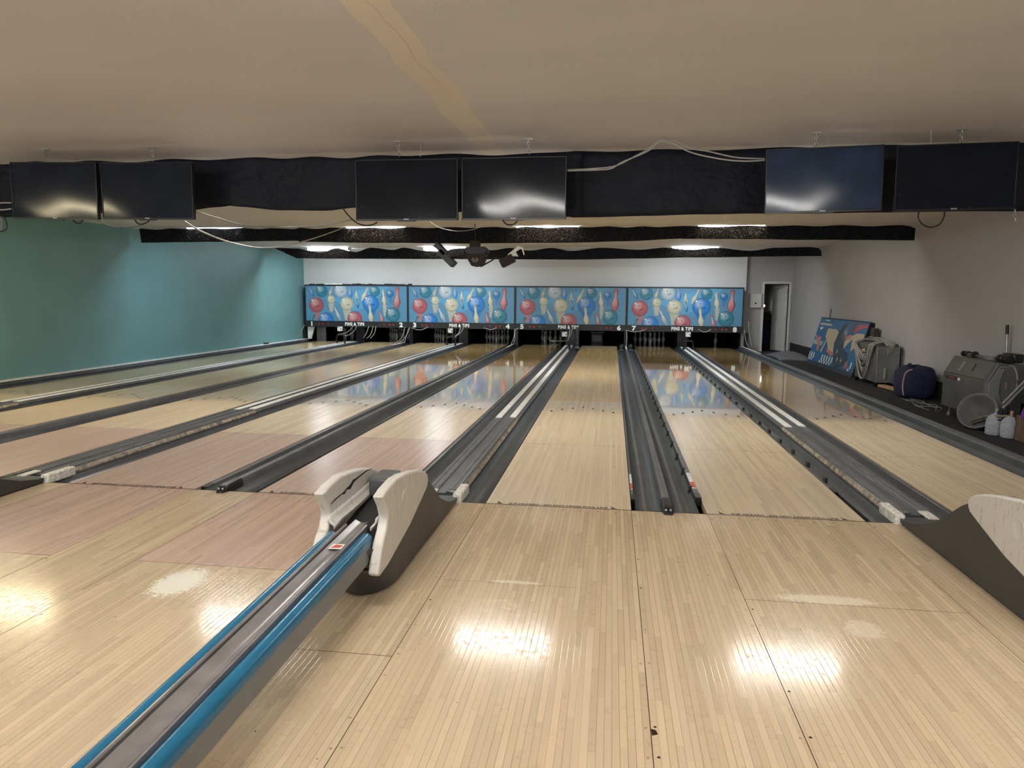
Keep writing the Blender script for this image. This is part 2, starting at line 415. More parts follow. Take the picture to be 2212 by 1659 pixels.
# ------------------------------------------------------------------ room shell
b = MB()
segs = [(WL, LX[3], 0, -12, 0)]
def rect(x0, x1, y0, y1, mi, z=0.0): b.m(mi).poly([(x0, y0, z), (x1, y0, z), (x1, y1, z), (x0, y1, z)])
cuts = [WL, LX[3], LX[3]+W, LX[4], LX[4]+W, LX[5], LX[5]+W, WR]
for i in range(len(cuts)-1):
    x0, x1 = cuts[i], cuts[i+1]
    if i in (1, 3, 5):
        rect(x0, x1, -1.46, 0, 1); rect(x0, x1, -12, -1.46, 0)
    else: rect(x0, x1, -12, 0, 0)
b.m(0).box(WL, WR, -12, 0, -.14, -.002)
def line(x0, y0, x1, y1, w=.0025):
    if abs(x1-x0) < abs(y1-y0): b.m(2).poly([(x0-w/2, y0, .0006), (x0+w/2, y0, .0006), (x1+w/2, y1, .0006), (x1-w/2, y1, .0006)])
    else: b.m(2).poly([(x0, y0-w/2, .0006), (x1, y1-w/2, .0006), (x1, y1+w/2, .0006), (x0, y0+w/2, .0006)])
for n in range(2, 9):
    for xx in (LX[n], LX[n]+W):
        if xx < -8 or xx > 4: continue
        if abs(xx-(LX[3])) < .01 or abs(xx-LX[2]-W) < .01: pass
        line(xx, -12, xx, -.006, .003)
        yy = -.12 if n > 5 else -.1
        k = 0
        while yy > -5:
            if random.random() < .8:
                b.m(3 if random.random() < .6 else 2).disc((xx+.017+random.uniform(-.003, .003), yy, .0007), .0058, 10)
            if random.random() < .55: b.m(3).disc((xx-.017, yy-.01, .0007), .0058, 10)
            yy -= .17+random.uniform(0, .14); k += 1
for n in (3, 4, 5, 7): line(LX[n], -1.46, LX[n]+W, -1.46, .003)
line(0, -1.45, .75, -1.45, .002)
line(LX[5]+W, -2.30, 0, -2.30, .0035)
for n in range(3, 9):
    for k in range(8): b.m(2).disc((LX[n]+.08+k*.125, -.075, .0007), .006, 8)
for k in range(46):
    x_, y_ = random.uniform(-4.5, 3.2), random.uniform(-3.4, -.2); b.m(2).disc((x_, y_, .0007), random.uniform(.0015, .004), 6)
b.m(2).poly([(1.068, -2.66, .0008), (1.085, -2.665, .0008), (1.092, -2.69, .0008), (1.07, -2.70, .0008)])
fl = stru(b.build('floor', ['appr', 'appr_pink', 'seam', 'plug'], origin=(0, 0, 0))); fl['label'] = 'maple strip approach floor in front of the foul line'
# foul line strip
b = MB(); b.poly([(WL+.2, -.006, .0009), (4.70, -.006, .0009), (4.70, .004, .0009), (WL+.2, .004, .0009)])
stru(b.build('trim_1', 'seam'))['label'] = 'dark foul line across the lanes'
b = MB(); b.box(4.70, WR, 0, 17.4, -.24, -.10); stru(b.build('floor_right', 'carpet'))['label'] = 'dark flecked carpet strip beside the lanes'
b = MB(); b.box(WL, 4.70, .001, 19.6, -.30, -.14); stru(b.build('floor_under', 'blackfelt'))
b = MB(); b.box(WL-.1, WL, -12, 19.7, -.3, CZ+.1); stru(b.build('wall_left', 'teal'))['label'] = 'teal painted left wall'
b = MB(); b.box(WR, WR+.1, -12, 22, -.3, CZ+.1); stru(b.build('wall_right', 'offwhite'))
b = MB(); b.box(WL, WR, -12.1, -12, -.3, CZ+.1); stru(b.build('wall_rear', 'offwhite'))
b = MB(); b.box(WL-.1, WR+.1, -12.1, 22, CZ, CZ+.1); stru(b.build('ceiling', 'ceil', origin=(0, 0, 0)))
b = MB(); b.box(WL, 4.83, 17.2, 17.3, 1.70, CZ); stru(b.build('wall_front', 'fascia'))['label'] = 'white fascia above the masking units'
for i_, wx in enumerate((-6.6, -2.9, .8)):  # bright panes added out of view to lift the ceiling brightness
    o_ = thing(f'window_{i_+1}', ('left', 'middle', 'right')[i_]+' added fill-light panel, unseen behind the viewer', 'window', (wx, -12, .9)); o_['kind'] = 'structure'
    b = MB(); b.box(wx-1.1, wx+1.1, -11.985, -11.98, .95, 2.45); b.build('fill_pane', 'fill_glow', o_)
    b = MB()
    for (x0, x1, z0, z1) in ((wx-1.18, wx-1.1, .87, 2.53), (wx+1.1, wx+1.18, .87, 2.53), (wx-1.1, wx+1.1, .87, .95), (wx-1.1, wx+1.1, 2.45, 2.53), (wx-.03, wx+.03, .95, 2.45)): b.box(x0, x1, -12, -11.93, z0, z1)
    b.build('window_frame', 'trimwhite', o_)
# door wall with opening
DY = 17.4; D0, D1, DT = 5.40, 6.10, 1.93
b = MB()
b.box(4.83, D0, DY, DY+.1, -.1, CZ); b.box(D1, WR, DY, DY+.1, -.1, CZ); b.box(D0, D1, DY, DY+.1, DT, CZ)
b.box(4.80, 4.86, 17.3, 19.6, -.3, CZ)
stru(b.build('wall_back', 'offwhite'))
b = MB(); b.box(WL, 4.83, 19.6, 19.7, -.3, CZ); stru(b.build('wall_pit', 'blackfelt'))
b = MB(); b.box(WR-.012, WR, 0, 17.39, -.10, .19); stru(b.build('baseboard_right', 'carpetbase'))
# back room behind the door
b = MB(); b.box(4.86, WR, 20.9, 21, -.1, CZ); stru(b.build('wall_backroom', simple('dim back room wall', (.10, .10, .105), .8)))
b = MB(); b.box(4.86, WR, DY, 21, -.2, -.10); stru(b.build('floor_backroom', 'blackfelt'))
dr = thing('door_1', 'white six panel door standing open at the end of the right wall', 'door', (D1, DY+.05, -.1)); dr['kind'] = 'structure'
b = MB()
for (x0, x1, z0, z1) in [(D0-.07, D0, -.1, DT+.07), (D1, D1+.07, -.1, DT+.07), (D0, D1, DT, DT+.07)]: b.box(x0, x1, DY-.025, DY+.11, z0, z1)
b.build('door_frame', 'trimwhite', dr, bevel=.006)
ang = math.radians(68); ax = Vector((-math.cos(ang), math.sin(ang), 0)); ay = Vector((math.sin(ang), math.cos(ang), 0)); az = Vector((0, 0, 1))
hinge = Vector((D1-.01, DY+.11, 0)); LWd = .72
b = MB(); b.obox(hinge+ax*LWd/2+az*(.91), ax, ay, az, LWd/2, .018, 1.0)
for cx_, hw in ((.2, .13), (.52, .13)):
    for z0, z1 in ((0.05, .72), (.82, 1.45), (1.55, 1.80)):
        b.obox(hinge+ax*cx_+az*((z0+z1)/2)-ay*.02, ax, ay, az, hw-.02, .006, (z1-z0)/2)
dl_ = b.build('door_leaf', 'trimwhite', dr, bevel=.008)
b = MB(); b.lathe([(.008, 0), (.008, -.03), (.026, -.035), (.028, -.055), (.015, -.065)], hinge+ax*(LWd-.06)+az*.9-ay*.02, 12, 'y'); b.build('door_handle', 'steel', dl_, smooth=True)
b = MB()
for z in (.15, .9, 1.7): b.tube([hinge+az*(z-.05)-ay*.022, hinge+az*(z+.05)-ay*.022], .009)
b.build('hinge', 'steel', dr)

# things seen through the door
t1 = thing('storage_bin', 'dark tall bin inside the room behind the open door', 'bin', (5.72, 18.9, -.1))
b = MB(); b.ext([(5.5, 18.65), (5.95, 18.65), (5.98, 19.1), (5.47, 19.1)], 'z', -.1, .78); b.build('body', 'navy', t1, bevel=.05)
b = MB(); b.ext([(5.47, 18.62), (5.98, 18.62), (6.0, 19.13), (5.45, 19.13)], 'z', .78, .84); b.build('lid', 'blackm', t1, bevel=.02)
t1 = thing('counter_shelf', 'dim counter shelf at mid height inside the back room doorway', 'shelf', (5.7, 20.2, -.1))
b = MB(); b.box(5.3, 6.15, 19.9, 20.5, 1.02, 1.06); b.build('top', 'cap_grey', t1, bevel=.004)
b = MB(); b.box(5.35, 6.1, 19.95, 20.45, -.1, 1.02); b.build('cabinet_body', simple('dim brown cabinet', (.10, .08, .06), .7), t1)
b = MB(); b.box(5.62, 5.90, 20.86, 20.895, 1.25, 1.62); b.m(1).box(5.65, 5.87, 20.85, 20.87, 1.28, 1.59); tag(b.build('picture_frame', ['black', 'blackm']), 'small dark picture frame on the back room wall above the counter', 'picture')
b = MB(); b.box(5.98, 6.10, 20.87, 20.895, 1.2, 1.9); tag(b.build('wall_mirror', simple('pale mirror strip', (.35, .4, .45), .3)), 'narrow pale upright strip on the back room wall beside the door leaf', 'mirror')
t1 = thing('desk_lamp', 'tiny bright lamp glowing on the back room counter', 'lamp', (5.97, 20.2, 1.06))
b = MB(); b.lathe([(.05, 0), (.05, .015), (.008, .02), (.008, .16)], (5.97, 20.2, 1.06), 12); b.build('base', 'black', t1)
b = MB(); b.lathe([(.01, .15), (.03, .17), (.032, .2), (.015, .225)], (5.97, 20.2, 1.06), 12); b.build('bulb', emis('small bulb', (1, .95, .85), 12), t1, smooth=True)

t1 = thing('electrical_panel', 'pale wall panel with black latch left of the open door', 'panel', (5.14, DY, 1.22))
b = MB(); b.box(4.98, 5.32, DY-.09, DY-.001, 1.22, 1.64); b.build('box', 'trimwhite', t1, bevel=.008)
b = MB(); b.box(5.12, 5.17, DY-.105, DY-.089, 1.33, 1.37); b.build('latch', 'black', t1, bevel=.004)

# ------------------------------------------------------------------ lanes
def arrow(mb, x, y, s=.5):
    mb.poly([(x-.019, y-.07, .0012), (x, y-.058, .0012), (x+.019, y-.07, .0012), (x, y+.075, .0012)])
for n in range(1, 9):
    x0 = LX[n]
    pinky = n <= 5
    o = thing('bowling_lane', f'bowling lane under lane number {n}, {ORD[n]}' + ('' if not pinky else ', first stretch pinkish'), 'bowling lane', (x0+W/2, 0, -.14), 'eight bowling lanes')
    mname = 'lane_pale' if n <= 3 else 'lane_pink' if n == 4 else ('lane_pink' if n == 5 else ('lane' if n == 6 else 'lane_gold'))
    b = MB(); b.box(x0, x0+W, .004, LE, -.06, 0); b.build('lane_surface', mname, o)
    b = MB(); b.box(x0+.004, x0+W-.004, .006, 19.3, -.14, -.062); b.build('lane_base', 'blackm', o)
    b = MB(); b.box(x0, x0+W, LE, 19.3, -.06, -.001); b.build('pin_deck', 'deck', o)
    for k in range(7):
        xa = x0+W/2+(k-3)*5*.02735
        ya = 4.80-abs(k-3)*.135
        b = MB(); arrow(b, xa, ya); b.build('aiming_arrow', 'dark_mark', o)
    for side in (-1, 1):
        for k in range(5):
            b = MB(); b.disc((x0+W/2+side*(W/2-.075-k*.048), 2.19, .0008), .0072, 10); b.build('marker_dot', 'dark_mark', o)
    b = MB(); b.poly([(x0, 2.222, .0006), (x0+W, 2.222, .0006), (x0+W, 2.225, .0006), (x0, 2.225, .0006)]); b.build('joint_seam', 'seam', o)
    b = MB(); text(b, 'SLIP HAZARD - DO NOT CROSS FOUL LINE', .047, lambda x, y, z: (x0+W/2+x*.80, .014+y*1.0, .001+z*.5), off=.0006, ext=.0003)
    b.build('foul_line_text', 'text_foul', o)
    for sx in (.10, W-.13):
        b = MB(); b.poly([(x0+sx-.02, .02, .001), (x0+sx+.03, .012, .001), (x0+sx+.012, .03, .001), (x0+sx-.005, .05, .001)]); b.disc((x0+sx-.012, .06, .001), .008, 8)
        b.build('slip_symbol', 'text_foul', o)

# ------------------------------------------------------------------ gutters and what lies between the lanes
def gutter(x0, x1, label, hi_left=0.0, hi_right=0.0):
    n = 10; pts = []
    for i in range(n+1):
        u = i/n; x = x0+(x1-x0)*u
        pts.append((x, -.012-.065*math.sin(PI*u)**.7))
    pts = pts+[(x1, -.10), (x0, -.10)]
    b = MB(); b.ext(pts, 'y', .004, 17.9)
    o = tag(b.build('gutter', 'gutter', smooth=True), label, 'gutter', 'gutters along the lanes'); return o
def caps_end(xc, yl, label): pass

def divider(xc, label, group='low dividers between lane pairs'):
    o = thing('lane_divider', label, 'divider', (xc, 0, -.12), group)
    b = MB(); b.ext([(xc-.034, -.10), (xc-.036, .022), (xc-.024, .045), (xc+.024, .045), (xc+.036, .022), (xc+.034, -.10)], 'y', .22, 16.1); b.build('cap_rail', 'cap_grey', o, bevel=.004)
    b = MB(); pr = [(xc-.036, -.10), (xc-.04, .03), (xc-.028, .050), (xc+.028, .050), (xc+.04, .03), (xc+.036, -.10)]
    rows = []
    for y, s, dz in ((.22, 1, 0), (.02, 1.02, 0), (-.035, .98, -.010), (-.065, .8, -.035), (-.075, .6, -.05)):
        rows.append([((p[0]-xc)*s+xc, y, max(.001 if y < .01 else -.1, (p[1] if p[1] > 0 else (.002 if y < .01 else p[1]))+(dz if p[1] > 0 else 0))) for p in pr])
    n = len(pr); vs = [v for r in rows for v in r]
    fs = [(i*n+k, i*n+(k+1) % n, (i+1)*n+(k+1) % n, (i+1)*n+k) for i in range(len(rows)-1) for k in range(n)]+[tuple(range(n)), tuple((len(rows)-1)*n+k for k in reversed(range(n)))]
    b.add(vs, fs); nc_ = b.build('nose_cap', 'black', o, bevel=.004)
    for s in (-1, 1):
        b = MB(); b.lathe([(.009, 0), (.009, -.006), (.004, -.008)], (xc+s*.016, -.05, .030), 10, 'y'); b.build('screw', 'steel', nc_, smooth=True)
    b = MB(); b.box(xc-.036, xc+.036, .215, .223, -.01, .0465); b.build('joint_ring', 'cap_worn', o)
    b = MB(); b.box(xc-.026, xc+.026, 15.3, 16.6, .046, .054); b.build('white_cap', 'cap_white', o, bevel=.003)
    return o

def bumper(x0, x1, z0, z1, label, nb=0, side=-1, sticker=True, ys=.35, ye=15.6, tilt=0):
    o = thing('bumper_rail', label, 'bumper rail', ((x0+x1)/2, ys, -.12), 'bumper rails along the gutters')
    b = MB(); b.ext([(x0, z0), (x1, z0+tilt), (x1, z1+tilt), (x0, z1)], 'y', ys, ye); b.build('rail', 'rail', o, bevel=.004)
    if nb:
        xs = x0 if side < 0 else x1
        for k in range(nb):
            yb = ys+.28+k*(ye-ys-.5)/(nb-1)
            b = MB(); b.box(xs-.012, xs+.012, yb, yb+.07, -.10, z1+(.006 if side < 0 else .040)); b.m(0).box(xs-.02, xs+.004, yb+.015, yb+.055, -.10, z0+.01)
            b.build('bracket', 'black', o, bevel=.003)
    b = MB(); b.box(x0-.003, x1+.003, ys-.03, ys+.10, z0-.03, z1+.003+max(0, tilt)); b.build('end_block', 'black', o, bevel=.004)
    if sticker:
        xm = (x0+x1)/2; w_ = (x1-x0)*.42; zt = z1+tilt/2+.0015
        b = MB(); b.box(xm-w_, xm+w_, ys+.24, ys+.75, zt-.001, zt); wl_ = b.build('warning_label', 'sticker_w', o)
        b = MB(); b.box(xm-w_*.95, xm+w_*.95, ys+.26, ys+.44, zt, zt+.0008); b.build('orange_label', 'sticker_r', wl_)
    return o

PAIRN = {(2, 3): 'two and three', (4, 5): 'four and five', (6, 7): 'six and seven', (1, 2): 'one and two', (3, 4): 'three and four', (5, 6): 'five and six', (7, 8): 'seven and eight'}
for a_, c_ in ((2, 3), (4, 5), (6, 7)):
    xl = LX[a_]+W; xr = LX[c_]; nm = PAIRN[(a_, c_)]
    xc = xl+.258
    gutter(xl+(.034 if a_ == 6 else .058), xc-.036, f'charcoal gutter on the right of lane {a_}, beside the low divider')
    gutter(xc+.034, xr-.05, f'charcoal gutter on the left of lane {c_}, beside the low divider')
    divider(xc, f'low grey divider with black nose between lanes {nm}')
    if (a_, c_) == (6, 7):
        bumper(xr-.048, xr-.006, -.012, .026, 'raised charcoal bumper rail with black brackets along the left edge of lane seven', 26, -1)
        bumper(xl+.006, xl+.03, -.05, -.008, 'folded narrow bumper rail with small label along the right edge of lane six', 0)
    else:
        bumper(xl+.008, xl+.055, -.03, -.006, f'folded bumper strip along the right edge of lane {a_}', 0, sticker=False, ys=.12)

def track(xc, ystrip, label, hoodlabel, worn_side):
    """long low housing over the ball track between two lanes of a pair"""
    o = thing('ball_track_housing', label, 'ball track', (xc, 0, -.14), 'ball track housings between the paired lanes')
    b = MB()
    p = [(xc-.155, -.10), (xc-.15, .018), (xc-.128, .040), (xc-.040, .050), (xc-.034, .036), (xc+.034, .036), (xc+.040, .050), (xc+.128, .040), (xc+.15, .018), (xc+.155, -.10)]
    b.ext(p, 'y', .10, 16.7); b.build('cover', 'rail', o, bevel=.003)
    for s in (-1, 1):
        b = MB(); b.ext([(xc+s*.083-.040, .044), (xc+s*.083-.034, .058), (xc+s*.083+.034, .058), (xc+s*.083+.040, .044)], 'y', ystrip+(0 if s < 0 else .07), 16.5)
        b.build('white_strip', 'cap_white', o, bevel=.002)
        b = MB(); b.ext([(xc+s*.083-.040, .040), (xc+s*.083-.036, .052), (xc+s*.083-.010, .052), (xc+s*.083-.006, .046), (xc+s*.083+.006, .046), (xc+s*.083+.010, .052), (xc+s*.083+.036, .052), (xc+s*.083+.040, .040)], 'y', .16, ystrip-.01)
        b.build('grooved_cover', 'cap_grey', o, bevel=.001)
    s = worn_side
    b = MB(); b.ext([(xc+s*.134, .020), (xc+s*.152, .0), (xc+s*.154, .014), (xc+s*.137, .041)], 'y', .3, ystrip+.05); b.build('worn_edge', 'cap_worn', o)
    b = MB(); b.obox((xc+s*.150, .13, .028), Vector((1, 0, 0)), Vector((0, 1, 0)), Vector((0, 0, 1)), .034, .155, .040); b.build('end_block', 'white_chip', o, bevel=.012)
    b = MB(); b.box(xc-s*.10 if s > 0 else xc+.03, xc-s*.03 if s > 0 else xc+.10, -.02, .16, .040, .052); b.build('white_plate', 'white_chip', o, bevel=.003)
    return o
for a_, c_ in ((1, 2), (3, 4), (5, 6), (7, 8)):
    xl = LX[a_]+W; xr = LX[c_]; nm = PAIRN[(a_, c_)]; xc = (xl+xr)/2
    gutter(xl+.047, xc-.156, f'charcoal gutter on the right of lane {a_}, beside the white striped ball track')
    gutter(xc+.156, xr-(.052 if c_ == 8 else .012), f'charcoal gutter on the left of lane {c_}, beside the white striped ball track')
    track(xc, 3.42, f'long grey ball track housing with white strips between lanes {nm}', '', -1 if (a_, c_) == (7, 8) else 1)
    if (a_, c_) == (7, 8):
        bumper(xl+.012, xl+.040, -.05, -.004, 'lowered bumper rail with black brackets along the right edge of lane seven', 27, 1, sticker=False, ys=.8)
        bumper(xr-.05, xr-.012, -.03, -.004, 'folded bumper strip along the left edge of lane eight', 0, sticker=False, ys=.12)
    else:
        bumper(xl+.010, xl+.045, -.03, -.004, f'dark bumper strip along the right edge of lane {a_}, beside the striped ball track', 0, sticker=(a_ == 5), ys=.12)
# outer gutters and kerbs
gutter(LX[1]-.235, LX[1]-.012, 'charcoal gutter along the teal wall, left of lane one')
gutter(LX[8]+W+.012, LX[8]+W+.19, 'charcoal gutter right of lane eight, beside the carpet')
b = MB(); b.ext([(LX[1]-.235, -.12), (LX[1]-.235, .02), (LX[1]-.26, .07), (WL, .07), (WL, -.12)], 'y', .004, 17.1); b.m(1).ext([(LX[1]-.25, .071), (LX[1]-.27, .085), (WL, .085), (WL, .071)], 'y', .004, 17.1)
stru(b.build('trim_2', ['gutter', 'cap_white']))['label'] = 'pale ledge along the foot of the teal wall'
xk = LX[8]+W+.19
o = thing('side_kerb', 'long charcoal kerb rail between lane eight and the carpet', 'kerb', (xk+.06, 0, -.12))
b = MB(); b.ext([(xk, -.12), (xk, .055), (xk+.02, .075), (xk+.045, .075), (xk+.05, .066), (xk+.06, .066), (xk+.065, .075), (xk+.10, .075), (xk+.115, .06), (xk+.115, -.12)], 'y', .004, 17.0); b.build('rail', 'rail', o, bevel=.003)
b = MB(); b.box(xk+.06, xk+.108, 14.2, 16.9, .076, .086); b.build('white_cap', 'cap_white', o, bevel=.003)

# ------------------------------------------------------------------ kickback partitions, pit
def kick(x0, x1, lab):
    b = MB(); b.box(x0, x1, 17.25, 19.4, -.14, .9); tag(b.build('kickback_panel', 'black'), lab, 'partition', 'black kickback panels between the pin decks')
for a_, c_ in ((1, 2), (2, 3), (3, 4), (4, 5), (5, 6), (6, 7), (7, 8)):
    xl = LX[a_]+W; xr = LX[c_]; kick(xl+.215, xr-.215, f'black kickback panel between the pin decks of lanes {PAIRN[(a_, c_)]}')
kick(LX[1]-.33, LX[1]-.24, 'black kickback panel left of the lane one pin deck'); kick(LX[8]+W+.24, LX[8]+W+.30, 'black kickback panel right of the lane eight pin deck')
for n in range(1, 9):
    b = MB(); zb = .10
    for k in range(9):
        pass
    rows = []
    for j in range(5):
        z = -.05+j*.22; rows.append([(LX[n]-.15+i*(W+.3)/24, 19.35+.02*math.sin(i*1.9+n), z) for i in range(25)])
    b.grid(rows); tag(b.build('pit_curtain', 'blackfelt', solid=.01, smooth=True), f'black pit curtain behind the pins of lane {n}', 'curtain', 'black curtains behind the pins')

# ------------------------------------------------------------------ bowling pins
pinprof = [(0, 0), (.0258, 0), (.0265, .008), (.036, .057), (.050, .0857), (.0605, .1143), (.0575, .150), (.0430, .184), (.0312, .2127), (.0234, .2365), (.0228, .2540), (.0260, .286), (.0305, .322), (.0323, .343), (.029, .362), (.018, .376), (.006, .381)]
def mkpin():
    o = thing('bowling_pin', '', 'bowling pin', (0, 0, 0), 'bowling pins on the dark pin decks')
    b = MB(); b.lathe(pinprof, (0, 0, 0), 20); b.build('body', 'pinw', o, smooth=True)
    b = MB()
    for z, r in ((.225, .0275), (.262, .0243)): b.lathe([(r, z-.006), (r+.0006, z-.006), (r+.0006, z+.006), (r, z+.006)], (0, 0, 0), 20)
    b.build('neck_stripes', 'pinred', o, smooth=True)
    return o
POS = {}; k = 1
for r_ in range(4):
    for q in range(r_+1): POS[k] = (-.1524*r_+.3048*q, 18.29+.264*r_); k += 1
proto = None
nth = ['first', 'second', 'third', 'fourth', 'fifth', 'sixth', 'seventh', 'eighth', 'ninth', 'tenth']
for lane, ks in {1: (2, 1, 5, 3, 9, 6), 2: (7, 4, 2, 1, 5, 3, 9, 6, 10, 8), 3: (7, 4, 2, 1, 5, 9, 6, 10), 4: (7, 4, 2, 1, 8, 5, 3, 9, 6), 5: (8, 1, 5, 3, 6, 10), 7: (7, 4, 8, 2, 5, 1, 9, 3, 6, 10), 8: (6,)}.items():
    def apx(k_):
        p = Vector((LX[lane]+W/2+POS[k_][0], POS[k_][1], 0))-CAM; return p.dot(RR)/p.dot(FW)
    ks = sorted(ks, key=apx)
    for i, k_ in enumerate(ks):
        lab = f'white bowling pin standing on the lane {lane} pin deck, {nth[i]} from the left' if len(ks) > 1 else 'lone white bowling pin left standing on the lane eight pin deck'
        loc = (LX[lane]+W/2+POS[k_][0], POS[k_][1], 0)
        if proto is None: proto = mkpin(); proto.location = loc; proto['label'] = lab
        else: dup(proto, loc, lab)
fp = dup(proto, (LX[5]+W/2+.18, 18.30, .06), 'white bowling pin lying on its side on the lane five pin deck'); fp.rotation_euler = (0, PI/2, .15)

# grey unit seen on lane six deck
t1 = thing('pin_elevator_box', 'dim grey machine box standing on the empty lane six pin deck', 'machine', (.42, 18.7, 0))
b = MB(); b.box(.24, .62, 18.5, 18.95, 0, .33); b.build('case', simple('dim machine grey', (.10, .10, .11), .6), t1, bevel=.01)
b = MB(); b.box(.28, .58, 18.47, 18.50, .04, .27); b.build('front_panel', 'black', t1, bevel=.006)
b = MB(); b.box(.22, .66, 18.45, 19.0, .34, .37); b.build('lid', 'rail', t1, bevel=.004)
t1 = thing('rail_stack', 'black slotted column with a lit ring foot left of the lane six deck', 'machine', (-.17, 16.2, -.05))
b = MB(); b.lathe([(.10, 0), (.105, .02), (.085, .05), (.06, .08)], (-.115, 16.35, -.045), 20); b.build('foot', 'cap_grey', t1, smooth=True)
b = MB(); b.box(-.17, -.06, 16.42, 16.55, .02, .6); b.build('column', 'black', t1, bevel=.01)
for k in range(5):
    b = MB(); b.box(-.14, -.09, 16.41, 16.425, .12+k*.09, .135+k*.09); b.build('slot', 'cap_grey', t1)
for i, (xx, ln) in enumerate(((1.335-.13, 'left'), (1.335+.125, 'right'))):
    ls = ('six', 'seven')[i]
    t1 = thing('ball_kicker', f'black rounded unit in the gutter {ln} of the divider, beside lane {ls}', 'machine', (xx, 16.2, -.06))
    b = MB(); b.lathe([(.085, 0), (.09, .02), (.07, .04)], (xx, 16.2, -.06), 18); b.build('foot', 'cap_grey', t1, smooth=True)
    b = MB(); b.lathe([(.075, 0), (.08, .12), (.05, .17), (.01, .18)], (xx, 16.45, -.05), 18); b.build('housing', 'black', t1, smooth=True)

# ------------------------------------------------------------------ masking units
def clip(poly, x0, x1, y0, y1):
    def cl(p, f, inter):
        o = []
        for i in range(len(p)):
            a_, c_ = p[i-1], p[i]
            fa, fc = f(a_), f(c_)
            if fc:
                if not fa: o.append(inter(a_, c_))
                o.append(c_)
            elif fa: o.append(inter(a_, c_))
        return o
    def ix(v): return lambda a_, c_: (v, a_[1]+(c_[1]-a_[1])*(v-a_[0])/(c_[0]-a_[0]))
    def iy(v): return lambda a_, c_: (a_[0]+(c_[0]-a_[0])*(v-a_[1])/(c_[1]-a_[1]), v)
    for f, g in ((lambda p: p[0] >= x0, ix(x0)), (lambda p: p[0] <= x1, ix(x1)), (lambda p: p[1] >= y0, iy(y0)), (lambda p: p[1] <= y1, iy(y1))):
        if len(poly) < 3: return []
        poly = cl(poly, f, g)
    return poly
class Art:
    """flat print: layered coloured shapes a fraction of a millimetre apart on one board"""
    def __init__(s, x0, x1, y0, y1, to3): s.b = (x0, x1, y0, y1); s.to3 = to3; s.mb = MB(); s.cols = []; s.uvs = []; s.k = 0
    def shape(s, pts, col, c=None, r=None):
        p = clip(list(pts), *s.b)
        if len(p) < 3: return
        s.k += 1; h = s.k*.00012
        s.mb.poly([s.to3(q[0], q[1], h) for q in p]); s.cols.append(col)
        s.uvs.append([((q[0]-c[0])/r, (q[1]-c[1])/r) if c else (9, 9) for q in p])
    def ball(s, x, y, r, col, holes=True):
        s.shape([(x+r*math.cos(i*PI/16), y+r*math.sin(i*PI/16)) for i in range(32)], col, (x, y), r)
        dk = tuple(v*.25 for v in col)
        if holes:
            for dx_, dy_, q in ((-.12, .30, .07), (.05, -.18, .075), (.25, -.15, .07), (.42, -.1, .06)): 
                s.shape([(x+r*dx_+r*q*.8*math.cos(i*PI/4), y+r*dy_+r*q*1.5*math.sin(i*PI/4)) for i in range(8)], dk)
            s.shape([(x-r*.55+r*.12*math.cos(i*PI/4), y+r*.6+r*.1*math.sin(i*PI/4)) for i in range(8)], (.8, .8, .75))
    def pin(s, hx, hy, bx, by, col, fat=1.0):
        L_ = math.hypot(bx-hx, by-hy); ux, uy = (hx-bx)/L_, (hy-by)/L_; nx, ny = -uy, ux
        pr = [(r_, z/.381) for r_, z in pinprof[1:]]
        pts = [(bx+ux*z*L_+nx*r_*L_*2.6*fat, by+uy*z*L_+ny*r_*L_*2.6*fat) for r_, z in pr]+[(bx+ux*z*L_-nx*r_*L_*2.6*fat, by+uy*z*L_-ny*r_*L_*2.6*fat) for r_, z in reversed(pr)]
        cx_, cy_ = bx+ux*.3*L_, by+uy*.3*L_
        s.shape(pts, tuple(v*.55 for v in col))
        pts = [(bx+ux*z*L_+nx*r_*L_*2.1*fat, by+uy*z*L_+ny*r_*L_*2.1*fat) for r_, z in pr]+[(bx+ux*z*L_-nx*r_*L_*1.6*fat, by+uy*z*L_-ny*r_*L_*1.6*fat) for r_, z in reversed(pr)]
        s.shape(pts, col, (cx_, cy_), L_*.75)
    def streak(s, x, y0_, y1_, w_, col):
        n = 9; L_ = []; R_ = []
        for i in range(n+1):
            y_ = y0_+(y1_-y0_)*i/n; ww = w_*(1-.5*i/n)*(1 if i % 2 else .72); L_.append((x-ww, y_)); R_.append((x+ww, y_))
        s.shape(L_+R_[::-1], col)
    def build(s, name, parent):
        ob = s.mb.build(name, 'print', parent)
        me = ob.data
        ca = me.color_attributes.new('Col', 'FLOAT_COLOR', 'CORNER'); uvl = me.uv_layers.new(name='UVMap')
        # recalc normals may flip loop order: match by position
        for pi, p in enumerate(me.polygons):
            src = s.mb.f[pi]; look = {vi: k2 for k2, vi in enumerate(src)}
            for li in p.loop_indices:
                vi = me.loops[li].vertex_index
                ca.data[li].color = (*s.cols[pi], 1); uvl.data[li].uv = s.uvs[pi][look[vi]]
        return ob
TEAL = (.03, .20, .28); BLUE = (.02, .20, .55); RED = (.42, .10, .11); CREAM = (.52, .50, .36); CHR = (.42, .50, .55); BG = (.10, .26, .42)
